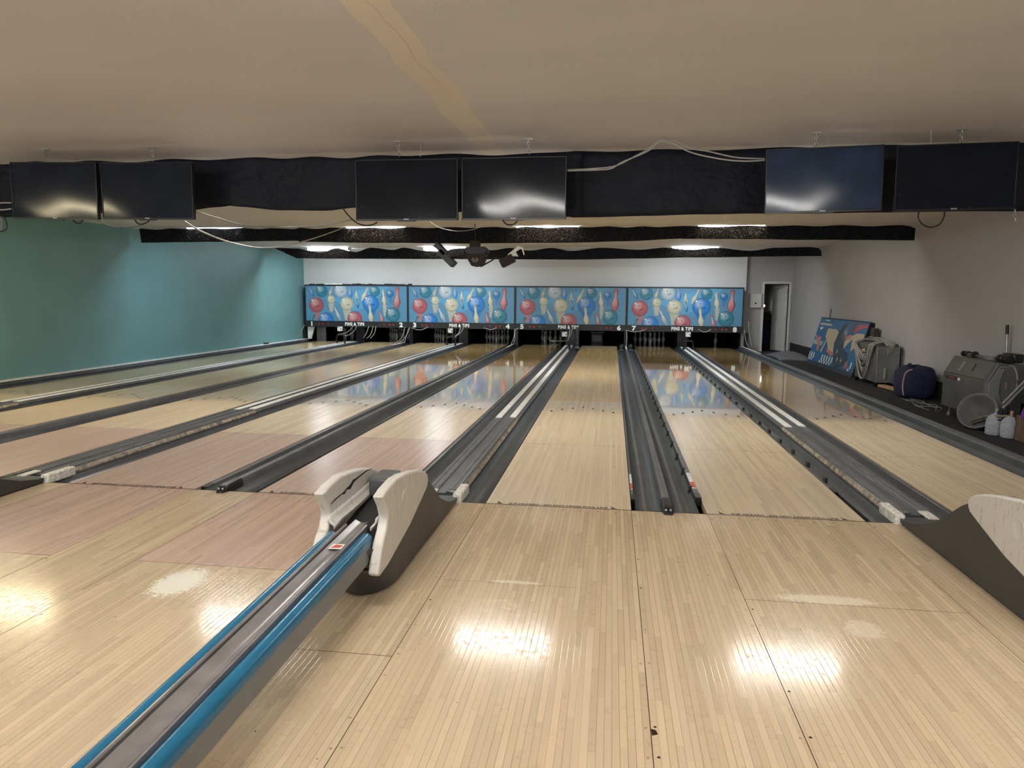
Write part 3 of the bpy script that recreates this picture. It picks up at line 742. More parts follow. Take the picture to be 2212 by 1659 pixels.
def maskart(parent, cx, Y, z0, z1):
    # picture coordinates taken over 1428 x 460 units
    sx = 3.33/1428; hx = 3.33/2; H = z1-z0; sz = H/462
    X = lambda u: (u-62)*sx-hx
    Z = lambda v: (712-v)*sz
    a_ = Art(-hx, hx, 0, H, lambda x, y, h: (cx+x, Y-h, z0+y))
    a_.shape([(-hx, 0), (hx, 0), (hx, H), (-hx, H)], BG)
    a_.shape([(X(420), H*.62), (X(1050), H), (X(1250), H), (X(1000), H*.45), (X(760), H*.3)], (.10, .33, .55))
    a_.shape([(X(62), 0), (X(500), 0), (X(300), H*.3), (X(62), H*.35)], (.09, .28, .44))
    for (u, v0, v1, w_) in ((425, 480, 590, 50), (648, 560, 700, 68), (1180, 490, 640, 34), (785, 380, 450, 34), (215, 590, 700, 55)):
        c = (.42, .44, .36) if u != 215 else (.38, .20, .20)
        a_.streak(X(u), Z(v0), Z(v1), w_*sx, c)
    a_.streak(X(985), Z(560), Z(680), 80*sx, (.03, .18, .44)); a_.streak(X(1260), Z(395), Z(470), 30*sx, (.05, .2, .45))
    a_.pin(X(105), Z(255), X(182), Z(392), (.03, .17, .38)); a_.ball(X(292), Z(320), 83*sx, TEAL)
    a_.pin(X(445), Z(240), X(402), Z(385), (.40, .37, .25)); a_.ball(X(563), Z(310), 93*sx, CHR); a_.pin(X(690), Z(225), X(700), Z(415), (.02, .20, .5), 1.1)
    a_.ball(X(213), Z(502), 105*sx, RED); a_.ball(X(425), Z(428), 58*sx, CREAM); a_.ball(X(648), Z(482), 96*sx, CREAM)
    a_.pin(X(785), Z(305), X(785), Z(395), CREAM, 1.5); a_.pin(X(952), Z(262), X(862), Z(440), CREAM)
    a_.ball(X(1046), Z(318), 72*sx, TEAL); a_.pin(X(785), Z(412), X(806), Z(538), (.02, .13, .25))
    a_.ball(X(985), Z(475), 116*sx, BLUE); a_.pin(X(1158), Z(288), X(1182), Z(505), CREAM)
    a_.ball(X(1260), Z(350), 50*sx, (.02, .18, .42)); a_.pin(X(1366), Z(258), X(1345), Z(552), RED, 1.05)
    a_.ball(X(350), Z(705), 110*sx, BLUE); a_.pin(X(462), Z(512), X(560), Z(705), (.28, .36, .42))
    a_.ball(X(758), Z(682), 105*sx, RED); a_.pin(X(968), Z(488), X(995), Z(735), CREAM)
    a_.pin(X(1112), Z(575), X(1155), Z(735), RED, 1.1); a_.ball(X(1295), Z(620), 100*sx, TEAL); a_.pin(X(195), Z(632), X(110), Z(725), (.03, .16, .28))
    return a_.build('picture', parent)
MY = 16.9
mroot = None
for i in range(4):
    n1, n2 = 2*i+1, 2*i+2
    cx = (LX[n1]+LX[n2]+W)/2; mz = .478
    if i == 3: cxo = cx
    o = thing('masking_unit', f'masking unit with ball and pin picture, numbered {n1} and {n2}', 'masking unit', (cx, MY, mz), 'row of four masking units')
    if mroot is None:
        mroot = o
        b = MB(); b.box(cx-1.697, cx+1.697, MY+.004, MY+.12, mz, 1.815); b.build('housing', 'mask_black', o)
        b = MB()
        b.box(cx-1.697, cx+1.697, MY-.012, MY+.01, 1.775, 1.815); b.box(cx-1.697, cx-1.665, MY-.012, MY+.01, .665, 1.78); b.box(cx+1.665, cx+1.697, MY-.012, MY+.01, .665, 1.78)
        b.build('frame', 'mask_black', o)
        b = MB(); b.box(cx-1.697, cx+1.697, MY-.02, MY+.01, mz, .668); b.build('lower_panel', 'mask_black', o, bevel=.004)
        maskart(o, cx, MY, .668, 1.775)
    else:
        for ch in list(mroot.children):
            if ch.name.split('.')[0] in ('housing', 'frame', 'lower_panel', 'picture'):
                c_ = ch.copy(); COL.objects.link(c_); c_.parent = o
    lp = [c_ for c_ in o.children if c_.name.startswith('lower_panel')][0]
    b = MB(); text(b, 'PINS & TIPS', .135, lambda x, y, z: (cx-.05+x*.80, MY-.0215-z, .532+y*1.02), off=.0065, ext=.001, spacing=1.18); b.build('lettering', 'letter', lp)
    for s_, nn in ((-1.478, n1), (1.474, n2)):
        b = MB(); text(b, str(nn), .19, lambda x, y, z: (cx+s_+x*1.15, MY-.0215-z, .508+y), off=.010, ext=.001); b.build('number', 'letter', lp)
    for s_ in (-1, 1):
        for q, d_ in enumerate((1.228, 1.11)):
            b = MB(); b.lathe([(.028, 0), (.028, -.004), (.02, -.006)], (cx+s_*d_, MY-.02, .57), 14, 'y'); b.build('indicator_light', 'led_red', lp)
        b = MB()
        for r_ in (PI/4, -PI/4): b.obox((cx+s_*.92, MY-.0225, .572), Vector((math.cos(r_), 0, math.sin(r_))), Vector((0, 1, 0)), Vector((-math.sin(r_), 0, math.cos(r_))), .038, .0015, .006)
        b.build('cross_symbol', 'led_grey' if (i == 2 and s_ < 0) else 'led_red', lp)
        b = MB(); b.box(cx+s_*.785-.024, cx+s_*.785+.024, MY-.0235, MY-.0205, .567, .576); b.build('dash_symbol', 'led_grey', lp)
# torn packing along the top of the first mask
b = MB()
for k in range(26):
    x_ = -8.7+k*.13; b.box(x_, x_+.11, 16.93, 17.0, 1.816, 1.83+random.uniform(0, .03))
tag(b.build('foam_strip', 'blackm'), 'ragged black strip lying on top of the leftmost masking unit', 'strip')
b = MB(); b.ext([(-8.2, 1.817), (-7.6, 1.817), (-7.58, 1.852), (-7.75, 1.862), (-8.12, 1.858)], 'y', 16.86, 16.92); tag(b.build('paper_scrap', 'cap_white', bevel=.004), 'white paper scrap on the top edge of the leftmost masking unit', 'paper')

# posts and side panels under the mask ends
for nm, x_, mt in (('black post under the left end of the mask by the teal wall', -8.93, 'black'), ('black post under the right end of the masks', 4.86, 'black')):
    b = MB(); b.box(x_-.05, x_+.05, 16.98, 17.08, -.12 if x_ < 0 else -.12, .478); tag(b.build('support_post', mt, bevel=.004), nm, 'post')
b = MB(); b.ext([(-8.83, .08), (-8.72, .08), (-8.60, .47), (-8.83, .47)], 'y', 17.0, 17.06); tag(b.build('slanted_board', 'cap_white'), 'slanted white panel under the left end of the masks', 'panel')
b = MB(); b.box(-8.66, -8.35, 17.32, 17.38, .0, .47); tag(b.build('beige_board', 'greym2'), 'beige grey board behind the slanted white panel at the left end', 'panel')
b = MB(); b.box(4.71, 4.79, 16.98, 17.04, -.10, .47); tag(b.build('pale_strip', 'greym2'), 'pale upright strip under the right end of the masks', 'post')

# pin sensing stands over the ball tracks
for i, (a_, c_, yy) in enumerate(((1, 2, 15.55), (3, 4, 15.5), (5, 6, 14.6), (7, 8, 15.45))):
    xc = (LX[a_]+W+LX[c_])/2
    o = thing('sensor_stand', f'black arched stand with small white box over the track of lanes {PAIRN[(a_, c_)]}', 'sensor', (xc, yy, .03), 'sensor stands over the ball tracks')
    for s_ in (-1, 1):
        b = MB(); b.tube([(xc+s_*.12, yy, .05), (xc+s_*.135, yy, .16), (xc+s_*.12, yy, .26), (xc+s_*.07, yy, .30)], [.03, .028, .022, .018]); b.build('leg', 'black', o, smooth=True)
    b = MB(); b.box(xc-.10, xc+.10, yy-.05, yy+.05, .285, .32); b.tube([(xc-.02, yy, .31), (xc-.02, yy, .43)], .014); b.build('crossbar', 'black', o)
    b = MB(); b.box(xc-.085, xc+.05, yy-.045, yy+.045, .42, .55); b.build('white_box', 'cap_white', o, bevel=.006)
    b = MB(); b.box(xc+.015, xc+.04, yy-.048, yy-.044, .46, .50); b.box(xc-.07, xc-.01, yy-.048, yy-.044, .525, .54); b.build('sensor_window', 'black', o)

# ------------------------------------------------------------------ cables
def smoothpath(pts, n=8):
    pts = [Vector(p) for p in pts]; o = []
    for i in range(len(pts)-1):
        p0, p1, p2, p3 = pts[max(i-1, 0)], pts[i], pts[i+1], pts[min(i+2, len(pts)-1)]
        for k in range(n):
            t_ = k/n; o.append(.5*((2*p1)+(-p0+p2)*t_+(2*p0-5*p1+4*p2-p3)*t_*t_+(-p0+3*p1-3*p2+p3)*t_**3))
    o.append(pts[-1]); return o
def cable(pts, r, mat_, label, cat='cable', name='cable', group=None):
    b = MB(); b.tube(smoothpath(pts), r, 6); return tag(b.build(name, mat_, smooth=True), label, cat, group)
def P_(l, Y): return [at(x, y, Y=(Y if not isinstance(Y, (list, tuple)) else Y[i])) for i, (x, y) in enumerate(l)]
cable(P_([(398, 478), (440, 502), (500, 524), (565, 535), (625, 529), (690, 511), (745, 491)], [1.3, 2, 3, 4, 5, 6.5, 8]), .009, 'cable_w', 'long white cable sagging between the left TVs and the middle valance')
cable(P_([(1226, 367), (1285, 364), (1330, 358), (1375, 336), (1400, 322), (1428, 303), (1460, 306), (1490, 320), (1530, 327), (1590, 340), (1652, 343)], 1.2), .006, 'cable_w', 'upper white cable looping over the black valance between centre and right TVs')
cable(P_([(1226, 369), (1290, 367), (1320, 364), (1345, 350), (1400, 326), (1426, 306), (1455, 311), (1495, 330), (1560, 344), (1610, 348), (1652, 346)], 1.16), .006, 'cable_w', 'lower white cable looping over the black valance between centre and right TVs')
cable(P_([(-10, 439), (8, 438), (24, 438)], 1.45), .007, 'cable_w', 'upper short pale cable at the left edge beside the first TV')
cable(P_([(-10, 453), (8, 453), (24, 451)], 1.45), .007, 'cable_w', 'lower short pale cable at the left edge beside the first TV')
for i, (l, lab) in enumerate((([(1985, 455), (1984, 472), (1995, 486), (2012, 491), (2030, 484), (2039, 468), (2041, 455)], 'black cable loop hanging below the rightmost TV'),
        ([(1085, 474), (1092, 483), (1102, 486), (1112, 483), (1119, 475)], 'black cable loop under the right centre TV'),
        ([(291, 474), (298, 483), (308, 484), (318, 480), (324, 475)], 'black cable loop under the second TV from the left'),
        ([(158, 475), (165, 482), (173, 482), (180, 475)], 'small black cable loop under the leftmost TV'),
        ([(739, 448), (755, 468), (772, 482), (790, 487), (806, 485), (815, 480)], 'black cable drooping beside the left centre TV'),
        ([(8, 468), (14, 480), (15, 492), (8, 499), (-4, 500)], 'black cable loop at the far left edge over the teal wall'))):
    cable(P_(l, 1.12), .006, 'cable_k', lab)
cable(P_([(422, 456), (470, 470), (530, 486), (620, 490), (700, 486), (760, 474)], [1.3, 2, 3, 3.6, 3, 1.4]), .004, 'cable_k', 'thin dark wire sagging between left and centre TV pairs')
cable(P_([(214, 477), (235, 487), (262, 492), (290, 490), (310, 484)], [1.2, 2, 2.4, 2, 1.3]), .004, 'cable_k', 'thin dark wire under the left TV pair')
cable(P_([(928, 479), (950, 492), (985, 499), (1020, 496), (1050, 485), (1066, 478)], [1.3, 2, 2.4, 2.4, 2, 1.3]), .004, 'cable_w', 'thin pale wire sagging under the centre TV pair')
cable(P_([(422, 441), (450, 445), (480, 444), (500, 441)], 1.7), .005, 'cable_k', 'short dark wire below the sagging valance corner')
cl = [([(763, 703), (757, 712), (745, 720), (730, 722)], 16.7, 'left of the lane one and two sensor box'), ([(770, 704), (765, 715), (752, 724), (742, 725)], 16.7, 'right of the lane one and two sensor box'),
      ([(797, 704), (792, 718), (785, 730)], 16.6, 'bright strand left of lane two'), ([(806, 704), (801, 722), (792, 731)], 16.6, 'second strand left of lane two'), ([(812, 704), (809, 720), (800, 731)], 16.6, 'third strand left of lane two'),
      ([(875, 706), (871, 722), (863, 735), (852, 741)], 16.4, 'left strand by the divider of lanes two and three'), ([(885, 707), (880, 720), (872, 733), (860, 741)], 16.4, 'middle strand by the divider of lanes two and three'), ([(884, 708), (878, 725), (874, 739)], 16.4, 'right strand by the divider of lanes two and three'),
      ([(889, 708), (900, 712), (912, 712), (925, 706)], 16.8, 'loop under the number three'), ([(995, 708), (990, 720), (982, 728)], 16.0, 'left strand above the lane three and four sensor'), ([(1001, 708), (995, 718), (983, 728)], 16.0, 'right strand above the lane three and four sensor'),
      ([(1045, 708), (1060, 712), (1073, 708)], 16.8, 'loop under the number four'), ([(1112, 710), (1110, 728), (1104, 744)], 16.0, 'left strand by the divider of lanes four and five'), ([(1120, 709), (1113, 714), (1112, 730), (1109, 744)], 16.0, 'right strand by the divider of lanes four and five'),
      ([(1231, 711), (1230, 722), (1227, 735)], 15.6, 'left strand above the lane five and six sensor'), ([(1236, 711), (1233, 722), (1228, 730)], 15.6, 'right strand above the lane five and six sensor'),
      ([(1353, 712), (1354, 730), (1353, 748)], 16.2, 'upright strand between lanes six and seven'), ([(1355, 714), (1370, 717), (1385, 715), (1394, 711)], 16.8, 'loop under the number seven'), ([(1508, 711), (1520, 717), (1530, 715), (1535, 711)], 16.8, 'loop right of the words over lanes seven and eight'),
      ([(1617, 695), (1619, 725), (1624, 750)], 16.9, 'right strand hanging off the right end of the masks'), ([(1608, 712), (1611, 735), (1617, 750)], 16.9, 'left strand hanging off the right end of the masks'),
      ([(657, 702), (650, 718), (638, 732)], 16.6, 'strand hanging off the left end of the masks')]
for l, Y, lab in cl: cable(P_(l, Y), .010, 'cable_w', 'thin white cable, '+lab, group='white cables under the masks')

# ------------------------------------------------------------------ ceiling lights
XC = [(LX[2*i+1]+LX[2*i+2]+W)/2 for i in range(4)]
def fixture(x, y, mat_, label):
    o = thing('ceiling_light', label, 'ceiling light', (x, y, CZ), 'ceiling light fixtures')
    b = MB(); b.box(x-.61, x-.59, y-.142, y+.142, CZ-.09, CZ); b.box(x+.59, x+.61, y-.142, y+.142, CZ-.09, CZ); b.box(x-.6, x+.6, y-.11, y+.11, CZ-.029, CZ); b.build('housing', 'lampbox', o)
    b = MB(); b.ext([(y-.14, CZ-.03), (y+.14, CZ-.03), (y+.12, CZ-.085), (y-.12, CZ-.085)], 'x', x-.59, x+.59); b.build('diffuser', mat_, o)
    return o
side = ['left', 'centre left', 'centre right', 'right']
rows = [(-8.6, ['lit_warm']*4, 'far behind the viewer'), (-3.0, ['lit_yellow', 'lit_warm', 'lit_warm', 'lit_warm'], 'over the approach'), (3.35, ['lit_yellow', 'lit_warm', 'lit_warm', 'lit_warm'], 'behind the tall front valance'),
        (8.93, ['lit_dim', 'lit_mid', 'lit_mid', 'lit_mid'], 'behind the middle valance'), (14.82, ['lit_cool', 'lit_cool', 'diff_off', 'lit_cool'], 'behind the far valance')]
for y, ms, nm in rows:
    for i, mname in enumerate(ms): fixture(XC[i], y, mname, f'{side[i]} ceiling light {nm}' + (', unlit' if mname == 'diff_off' else ''))

# ------------------------------------------------------------------ valances
def sheet(y, top, bot, nx=90, nz=8, amp=.02, seed=0, fold=0):
    """hanging cloth: top and bottom outline as (x, z) key points"""
    rnd = random.Random(seed)
    def ev(k, x):
        if x <= k[0][0]: return k[0][1]
        for i in range(len(k)-1):
            if x <= k[i+1][0]:
                u = (x-k[i][0])/(k[i+1][0]-k[i][0]+1e-9); u = u*u*(3-2*u); return k[i][1]+(k[i+1][1]-k[i][1])*u
        return k[-1][1]
    x0 = max(top[0][0], bot[0][0]) if False else min(top[0][0], bot[0][0]); x1 = max(top[-1][0], bot[-1][0])
    ph = [rnd.uniform(0, 6.28) for _ in range(6)]
    rows = []
    for j in range(nz+1):
        v = j/nz; r = []
        for i in range(nx+1):
            u = i/nx
            xt = top[0][0]+(top[-1][0]-top[0][0])*u; xb = bot[0][0]+(bot[-1][0]-bot[0][0])*u
            x = xt+(xb-xt)*v; zt, zb = ev(top, xt), ev(bot, xb)
            w_ = amp*(math.sin(x*3.1+ph[0])+.6*math.sin(x*7.3+ph[1]+v*2)+.4*math.sin(x*13+ph[2]-v*3))*(.3+.7*v)
            r.append((x, y+w_, zt+(zb-zt)*v))
        rows.append(r)
    b = MB(); b.grid(rows); return b
def wavy(x0, x1, z, dz, step, seed, lo=0):
    rnd = random.Random(seed); k = []; x = x0; f = 0
    while x < x1:
        k.append((x, z-(dz*rnd.uniform(.5, 1) if f else dz*rnd.uniform(0, .15))-lo)); x += step*rnd.uniform(.7, 1.3); f = 1-f
    k.append((x1, z)); return k
o = thing('front_valance', 'tall black sheet valance hung across the ceiling behind the TVs', 'valance', (-1.4, 1.55, 2.25))
b = sheet(1.56, wavy(WL+.05, .6, 2.822, .03, .35, 3), [(WL+.05, 2.25), (-5.3, 2.275), (-3.9, 2.32), (-3.16, 2.42), (-2.98, 2.405), (-2.68, 2.355), (-2.21, 2.32), (-1.84, 2.322), (-1.54, 2.35), (-.9, 2.30), (.6, 2.245)], 140, 14, .045, 1); b.build('left_sheet', 'film', o, smooth=True, solid=.003)
b = sheet(1.60, wavy(.5, WR-.03, 2.832, .02, .5, 4), [(.5, 2.243), (1.2, 2.252), (1.67, 2.262), (2.2, 2.266), (4.2, 2.272), (WR-.03, 2.28)], 100, 8, .012, 2); b.build('right_sheet', 'film', o, smooth=True, solid=.003)
b = sheet(1.66, [(-5.2, 2.75), (-2.7, 2.75)], [(-5.2, 2.30), (-3.3, 2.34), (-3.0, 2.37), (-2.7, 2.40)], 40, 4, .01, 5); b.build('under_sheet', 'film', o, smooth=True, solid=.003)
o = thing('middle_valance', 'long black cloth valance across the ceiling mid room, with lamps glowing through', 'valance', (-1.3, 8.75, 2.52))
b = sheet(8.76, wavy(-8.79, -5.30, 2.832, .028, .36, 11), [(-8.76, 2.545), (-7, 2.56), (-5.30, 2.576)], 90, 6, .015, 6); b.build('left_cloth', 'fabric', o, smooth=True, solid=.003)
b = sheet(8.74, wavy(-5.33, 2.2, 2.830, .030, .37, 12), [(-5.33, 2.552), (-3.5, 2.53), (-2, 2.517), (.2, 2.530), (1.0, 2.55), (2.2, 2.60)], 160, 6, .015, 7); b.build('centre_cloth', 'fabric', o, smooth=True, solid=.003)
tp = wavy(2.15, 5.9, 2.834, .025, .5, 13)[:-1]+[(5.95, 2.83), (6.10, 2.81), (6.20, 2.77)]
b = sheet(8.76, tp, [(2.15, 2.598), (3.5, 2.59), (4.2, 2.575), (6.20, 2.563)], 100, 6, .012, 8); b.build('right_cloth', 'fabric', o, smooth=True, solid=.003)
o = thing('far_valance', 'far black cloth valance with scalloped top, nearest the masking units', 'valance', (-1.2, 14.6, 2.5))
tp = [(-8.72, 2.815), (-8.0, 2.80), (-7.70, 2.74), (-7.35, 2.68), (-6.85, 2.81), (-6.3, 2.70), (-5.85, 2.82), (-5.2, 2.76), (-4.9, 2.82), (-4.3, 2.73), (-3.9, 2.69), (-3.4, 2.80), (-3.0, 2.81), (-2.4, 2.75)]+wavy(-1.9, 5.7, 2.825, .10, .75, 15)[:-1]+[(5.9, 2.83), (6.15, 2.80), (6.20, 2.72)]
b = sheet(14.6, tp, [(-8.05, 2.525), (-7.2, 2.515), (-4, 2.51), (-.03, 2.50), (1.5, 2.53), (3.0, 2.562), (6.20, 2.60)], 220, 7, .02, 9); b.build('cloth', 'fabric', o, smooth=True, solid=.003)

# ------------------------------------------------------------------ TVs
tvs = [('leftmost', (22, 350), (209, 350), (214, 474), (26, 472), 'tv_a', 'with a yellow glare low on its screen'),
       ('second from the left', (217, 350), (416, 350), (420, 474), (220, 474), 'tv_a', 'white glare lower left'),
       ('third from the left', (765, 346), (988, 342), (991, 475), (771, 476), 'tv_b', 'left one of the centre pair'),
       ('fourth from the left', (996, 340), (1224, 337), (1224, 473), (998, 476), 'tv_b', 'right of the centre pair'),
       ('second from the right', (1654, 323), (1911, 312), (1906, 454), (1650, 462), 'tv_c', 'smeared and bluish'),
       ('rightmost', (1936, 314), (2202, 305), (2195, 450), (1928, 457), 'tv_b', 'plain dark')]
for i, (nm, p0, p1, p2, p3, mt, ex) in enumerate(tvs):
    Y = 1.05; q = [at(*p, Y=Y) for p in (p0, p1, p2, p3)]
    c = sum(q, Vector())/4; ax = ((q[1]-q[0])+(q[2]-q[3])).normalized(); hw = (q[1]-q[0]).length/2*.995+.0; hh = (q[1]-q[2]).length/2
    ay = Vector((0, 1, 0)); az = ax.cross(ay).normalized()
    o = thing('television', f'black television hung from the ceiling, {nm}, {ex}', 'television', tuple(c-az*hh), 'six televisions hung from the ceiling')
    b = MB(); b.obox(c+ay*.022, ax, ay, az, hw, .018, hh); b.obox(c+ay*.055-az*.06, ax, ay, az, hw*.7, .03, hh*.6); b.build('back_cover', 'bezel', o, bevel=.006)
    b = MB(); bz = .009
    for s_ in (-1, 1):
        b.obox(c+ax*(s_*(hw-bz/2)), ax, ay, az, bz/2, .007, hh); b.obox(c+az*(s_*(hh-bz/2)), ax, ay, az, hw, .007, bz/2*(1 if s_ > 0 else 1.8))
    bz_ = b.build('bezel', 'bezel', o, bevel=.002)
    nx_, nz_ = 24, 12; rows_ = []
    rn = random.Random(i)
    for j in range(nz_+1):
        r = []
        for k in range(nx_+1):
            u, v = k/nx_*2-1, j/nz_*2-1
            bow = .0022*math.sin(u*3+i)+.0012*math.sin(v*2.5+u*4)
            r.append(c+ax*(u*(hw-bz))+az*(v*(hh-bz))-ay*(.002+bow*.6))
        rows_.append(r)
    b = MB(); b.grid(rows_); b.build('screen', mt, o, smooth=True)
    b = MB(); b.obox(c-az*(hh+.006)-ax*(.0 if i != 2 else 0), ax, ay, az, .085, .008, .006); b.build('sensor_bar', 'bezel', bz_, bevel=.002)
    b = MB(); text(b, 'SONY', .014, lambda x, y, z: tuple(c+ax*(x*1.2)-az*(hh-.003-y)-ay*(.009+z)), off=.0003, ext=.0004); b.build('brand_lettering', 'letter', bz_)
# chains
chs = [(104, 323, 'over the leftmost TV'), (343, 322, 'over the second TV from the left'), (873, 315, 'over the left centre TV'), (1147, 310, 'over the right centre TV'), (1760, 288, 'over the bluish TV'), (2076, 280, 'over the rightmost TV')]
def chain(p, q, label, plate=True):
    p, q = Vector(p), Vector(q); o = thing('hanging_chain', label, 'chain', tuple(q), 'chains holding the TVs')
    if plate:
        b = MB(); b.box(p.x-.035, p.x+.035, p.y-.012, p.y+.012, p.z-.006, p.z); b.build('ceiling_plate', 'steel', o)
    n = max(2, int((p-q).length/.024)); d = (q-p)/n; u = d.normalized()
    b = MB()
    for k in range(n):
        c = p+d*(k+.5); s1 = Vector((1, 0, 0)) if k % 2 else Vector((0, 1, 0))
        pts = [c+u*(.017*math.cos(a_*PI/5))+s1*(.010*math.sin(a_*PI/5)) for a_ in range(11)]
        b.tube(pts, .0034, 5)
    b.build('links', 'steel', o, smooth=True); return o
for px, py, lab in chs:
    p = at(px, py, Z=CZ); chain((p.x, 1.09, CZ), (p.x+.01, 1.09, 2.715), 'short steel chain from the ceiling '+lab)
chain(at(2192, 452, Y=1.1), at(2192, 478, Y=1.1), 'loose chain end dangling below the right side of the rightmost TV', False)
chain(at(2, 468, Y=1.1), at(2, 497, Y=1.1), 'loose chain end dangling at the far left edge over the teal wall', False)
for px, py, lab in ((924, 318, 'left centre'), (1793, 284, 'bluish'), (2010, 282, 'rightmost')):
    p = at(px, py, Z=CZ); cable([(p.x, 1.1, CZ), (p.x+.006, 1.1, 2.78), (p.x, 1.1, 2.71)], .003, 'cable_w', f'short white wire from the ceiling behind the {lab} TV', 'wire', 'ceiling_wire')

# ------------------------------------------------------------------ hanging stage light in the middle
Y = 8.1
def pt(x, y, dy=0): return at(x, y, Y=Y+dy)
c0 = pt(1027, 548)
o = thing('party_light', 'dark faceted party light with two lamp boxes and a round emblem, hung mid room', 'party light', tuple(pt(1027, 576)))
b = MB()
front = [pt(1000, 541), pt(1010, 549), pt(1044, 549), pt(1053, 541), pt(1048, 556), pt(1040, 575), pt(1030, 577), pt(1018, 574), pt(1010, 560)]
bk = [p+Vector((0, .30, .03)) for p in front]
n = len(front); b.add(front+bk, [tuple(range(n)), tuple(range(2*n-1, n-1, -1))]+[(i, (i+1) % n, n+(i+1) % n, n+i) for i in range(n)])
b.build('body', 'brown', o, bevel=.008)
b = MB(); q = [pt(1002, 540, .02), pt(1012, 533, .02), pt(1042, 533, .02), pt(1052, 540, .02), pt(1043, 550, .02), pt(1011, 550, .02)]; bk = [p+Vector((0, .26, .02)) for p in q]
n = len(q); b.add(q+bk, [tuple(range(n)), tuple(range(2*n-1, n-1, -1))]+[(i, (i+1) % n, n+(i+1) % n, n+i) for i in range(n)]); b.build('top_tray', 'black', o)
b = MB(); p0 = pt(1013, 519); p1 = pt(1034, 537); b.box(p0.x, p1.x, Y+.05, Y+.2, p1.z, p0.z); b.build('mount', 'brown', o, bevel=.01)
b = MB(); b.tube([((p0.x+p1.x)/2, Y+.12, p0.z-.01), ((p0.x+p1.x)/2, Y+.12, CZ)], .008); b.build('rod', 'black', o)
b = MB(); p0 = pt(1019, 534); p1 = pt(1029, 537.5); b.box(p0.x, p1.x, Y+.035, Y+.05, p1.z, p0.z); b.build('white_tag', 'letter', o)
b = MB(); ec = pt(1026, 561, -.008)
for k in range(10):
    a_ = -PI*.15+k*(PI*1.3)/9+PI*.0; 
ring = [ec+Vector((.055*math.cos(a_), 0, .042*math.sin(a_))) for a_ in [PI*.62+k*(PI*1.76)/16 for k in range(17)]]
b.tube(ring, .006, 6); b.tube([ec+Vector((.04*math.cos(PI+k*PI/6), 0, .006+.02*math.sin(PI+k*PI/6))) for k in range(7)], .005, 6); b.tube([ec+Vector((-.03, 0, .0)), ec+Vector((0, 0, .012)), ec+Vector((.03, 0, 0))], .005, 6)
b.build('emblem', 'cable_w', o)
def lamp(pA, pB, wid, label, nm='lamp_box'):
    a_, c_ = pA, pB; d = (c_-a_); L_ = d.length; d.normalize(); nrm = Vector((0, 1, 0)); w_ = d.cross(nrm).normalized()
    b = MB(); b.obox((a_+c_)/2+Vector((0, .1, 0)), d, nrm, w_, L_/2, .12, wid/2); return b
lamp(pt(948, 542), pt(979, 572), .12, '').build('lamp_box', 'black', o, bevel=.008)
lamp(pt(1081, 570), pt(1108, 556), .15, '').build('lamp_box', 'brown', o, bevel=.008)
lamp(pt(940, 527), pt(962, 548), .10, '').build('lamp_bracket', 'black', o, bevel=.004)
b = MB(); b.tube([pt(968, 556, .1), pt(1002, 558, .1)], .018); b.tube([pt(965, 552, .1), pt(975, 556, .08), pt(985, 555, .1), pt(1002, 556, .12)], .008); b.build('arm', 'black', o)
b = MB(); b.tube([pt(1048, 558, .1), pt(1084, 558, .1)], .018); b.tube([pt(1038, 576, .1), pt(1062, 563, .08), pt(1075, 553, .08), pt(1092, 552, .08)], .014); b.tube([pt(1050, 545, .1), pt(1062, 554, .05), pt(1070, 549, .1)], .008); b.build('arm', 'black', o)
b = MB(); q = [pt(1096, 550), pt(1119, 531), pt(1128, 535), pt(1114, 544), pt(1120, 554), pt(1100, 553)]; bk = [p+Vector((0, .02, 0)) for p in q]; n = len(q)
b.add(q+bk, [tuple(range(n)), tuple(range(2*n-1, n-1, -1))]+[(i, (i+1) % n, n+(i+1) % n, n+i) for i in range(n)]); q = [pt(1126, 535), pt(1129, 534), pt(1133, 550), pt(1131, 551)]; bk = [p+Vector((0, .03, 0)) for p in q]; b.add(q+bk, [(0, 1, 2, 3), (7, 6, 5, 4), (0, 1, 5, 4), (1, 2, 6, 5), (2, 3, 7, 6), (3, 0, 4, 7)])
b.build('white_bracket', 'letter', o)

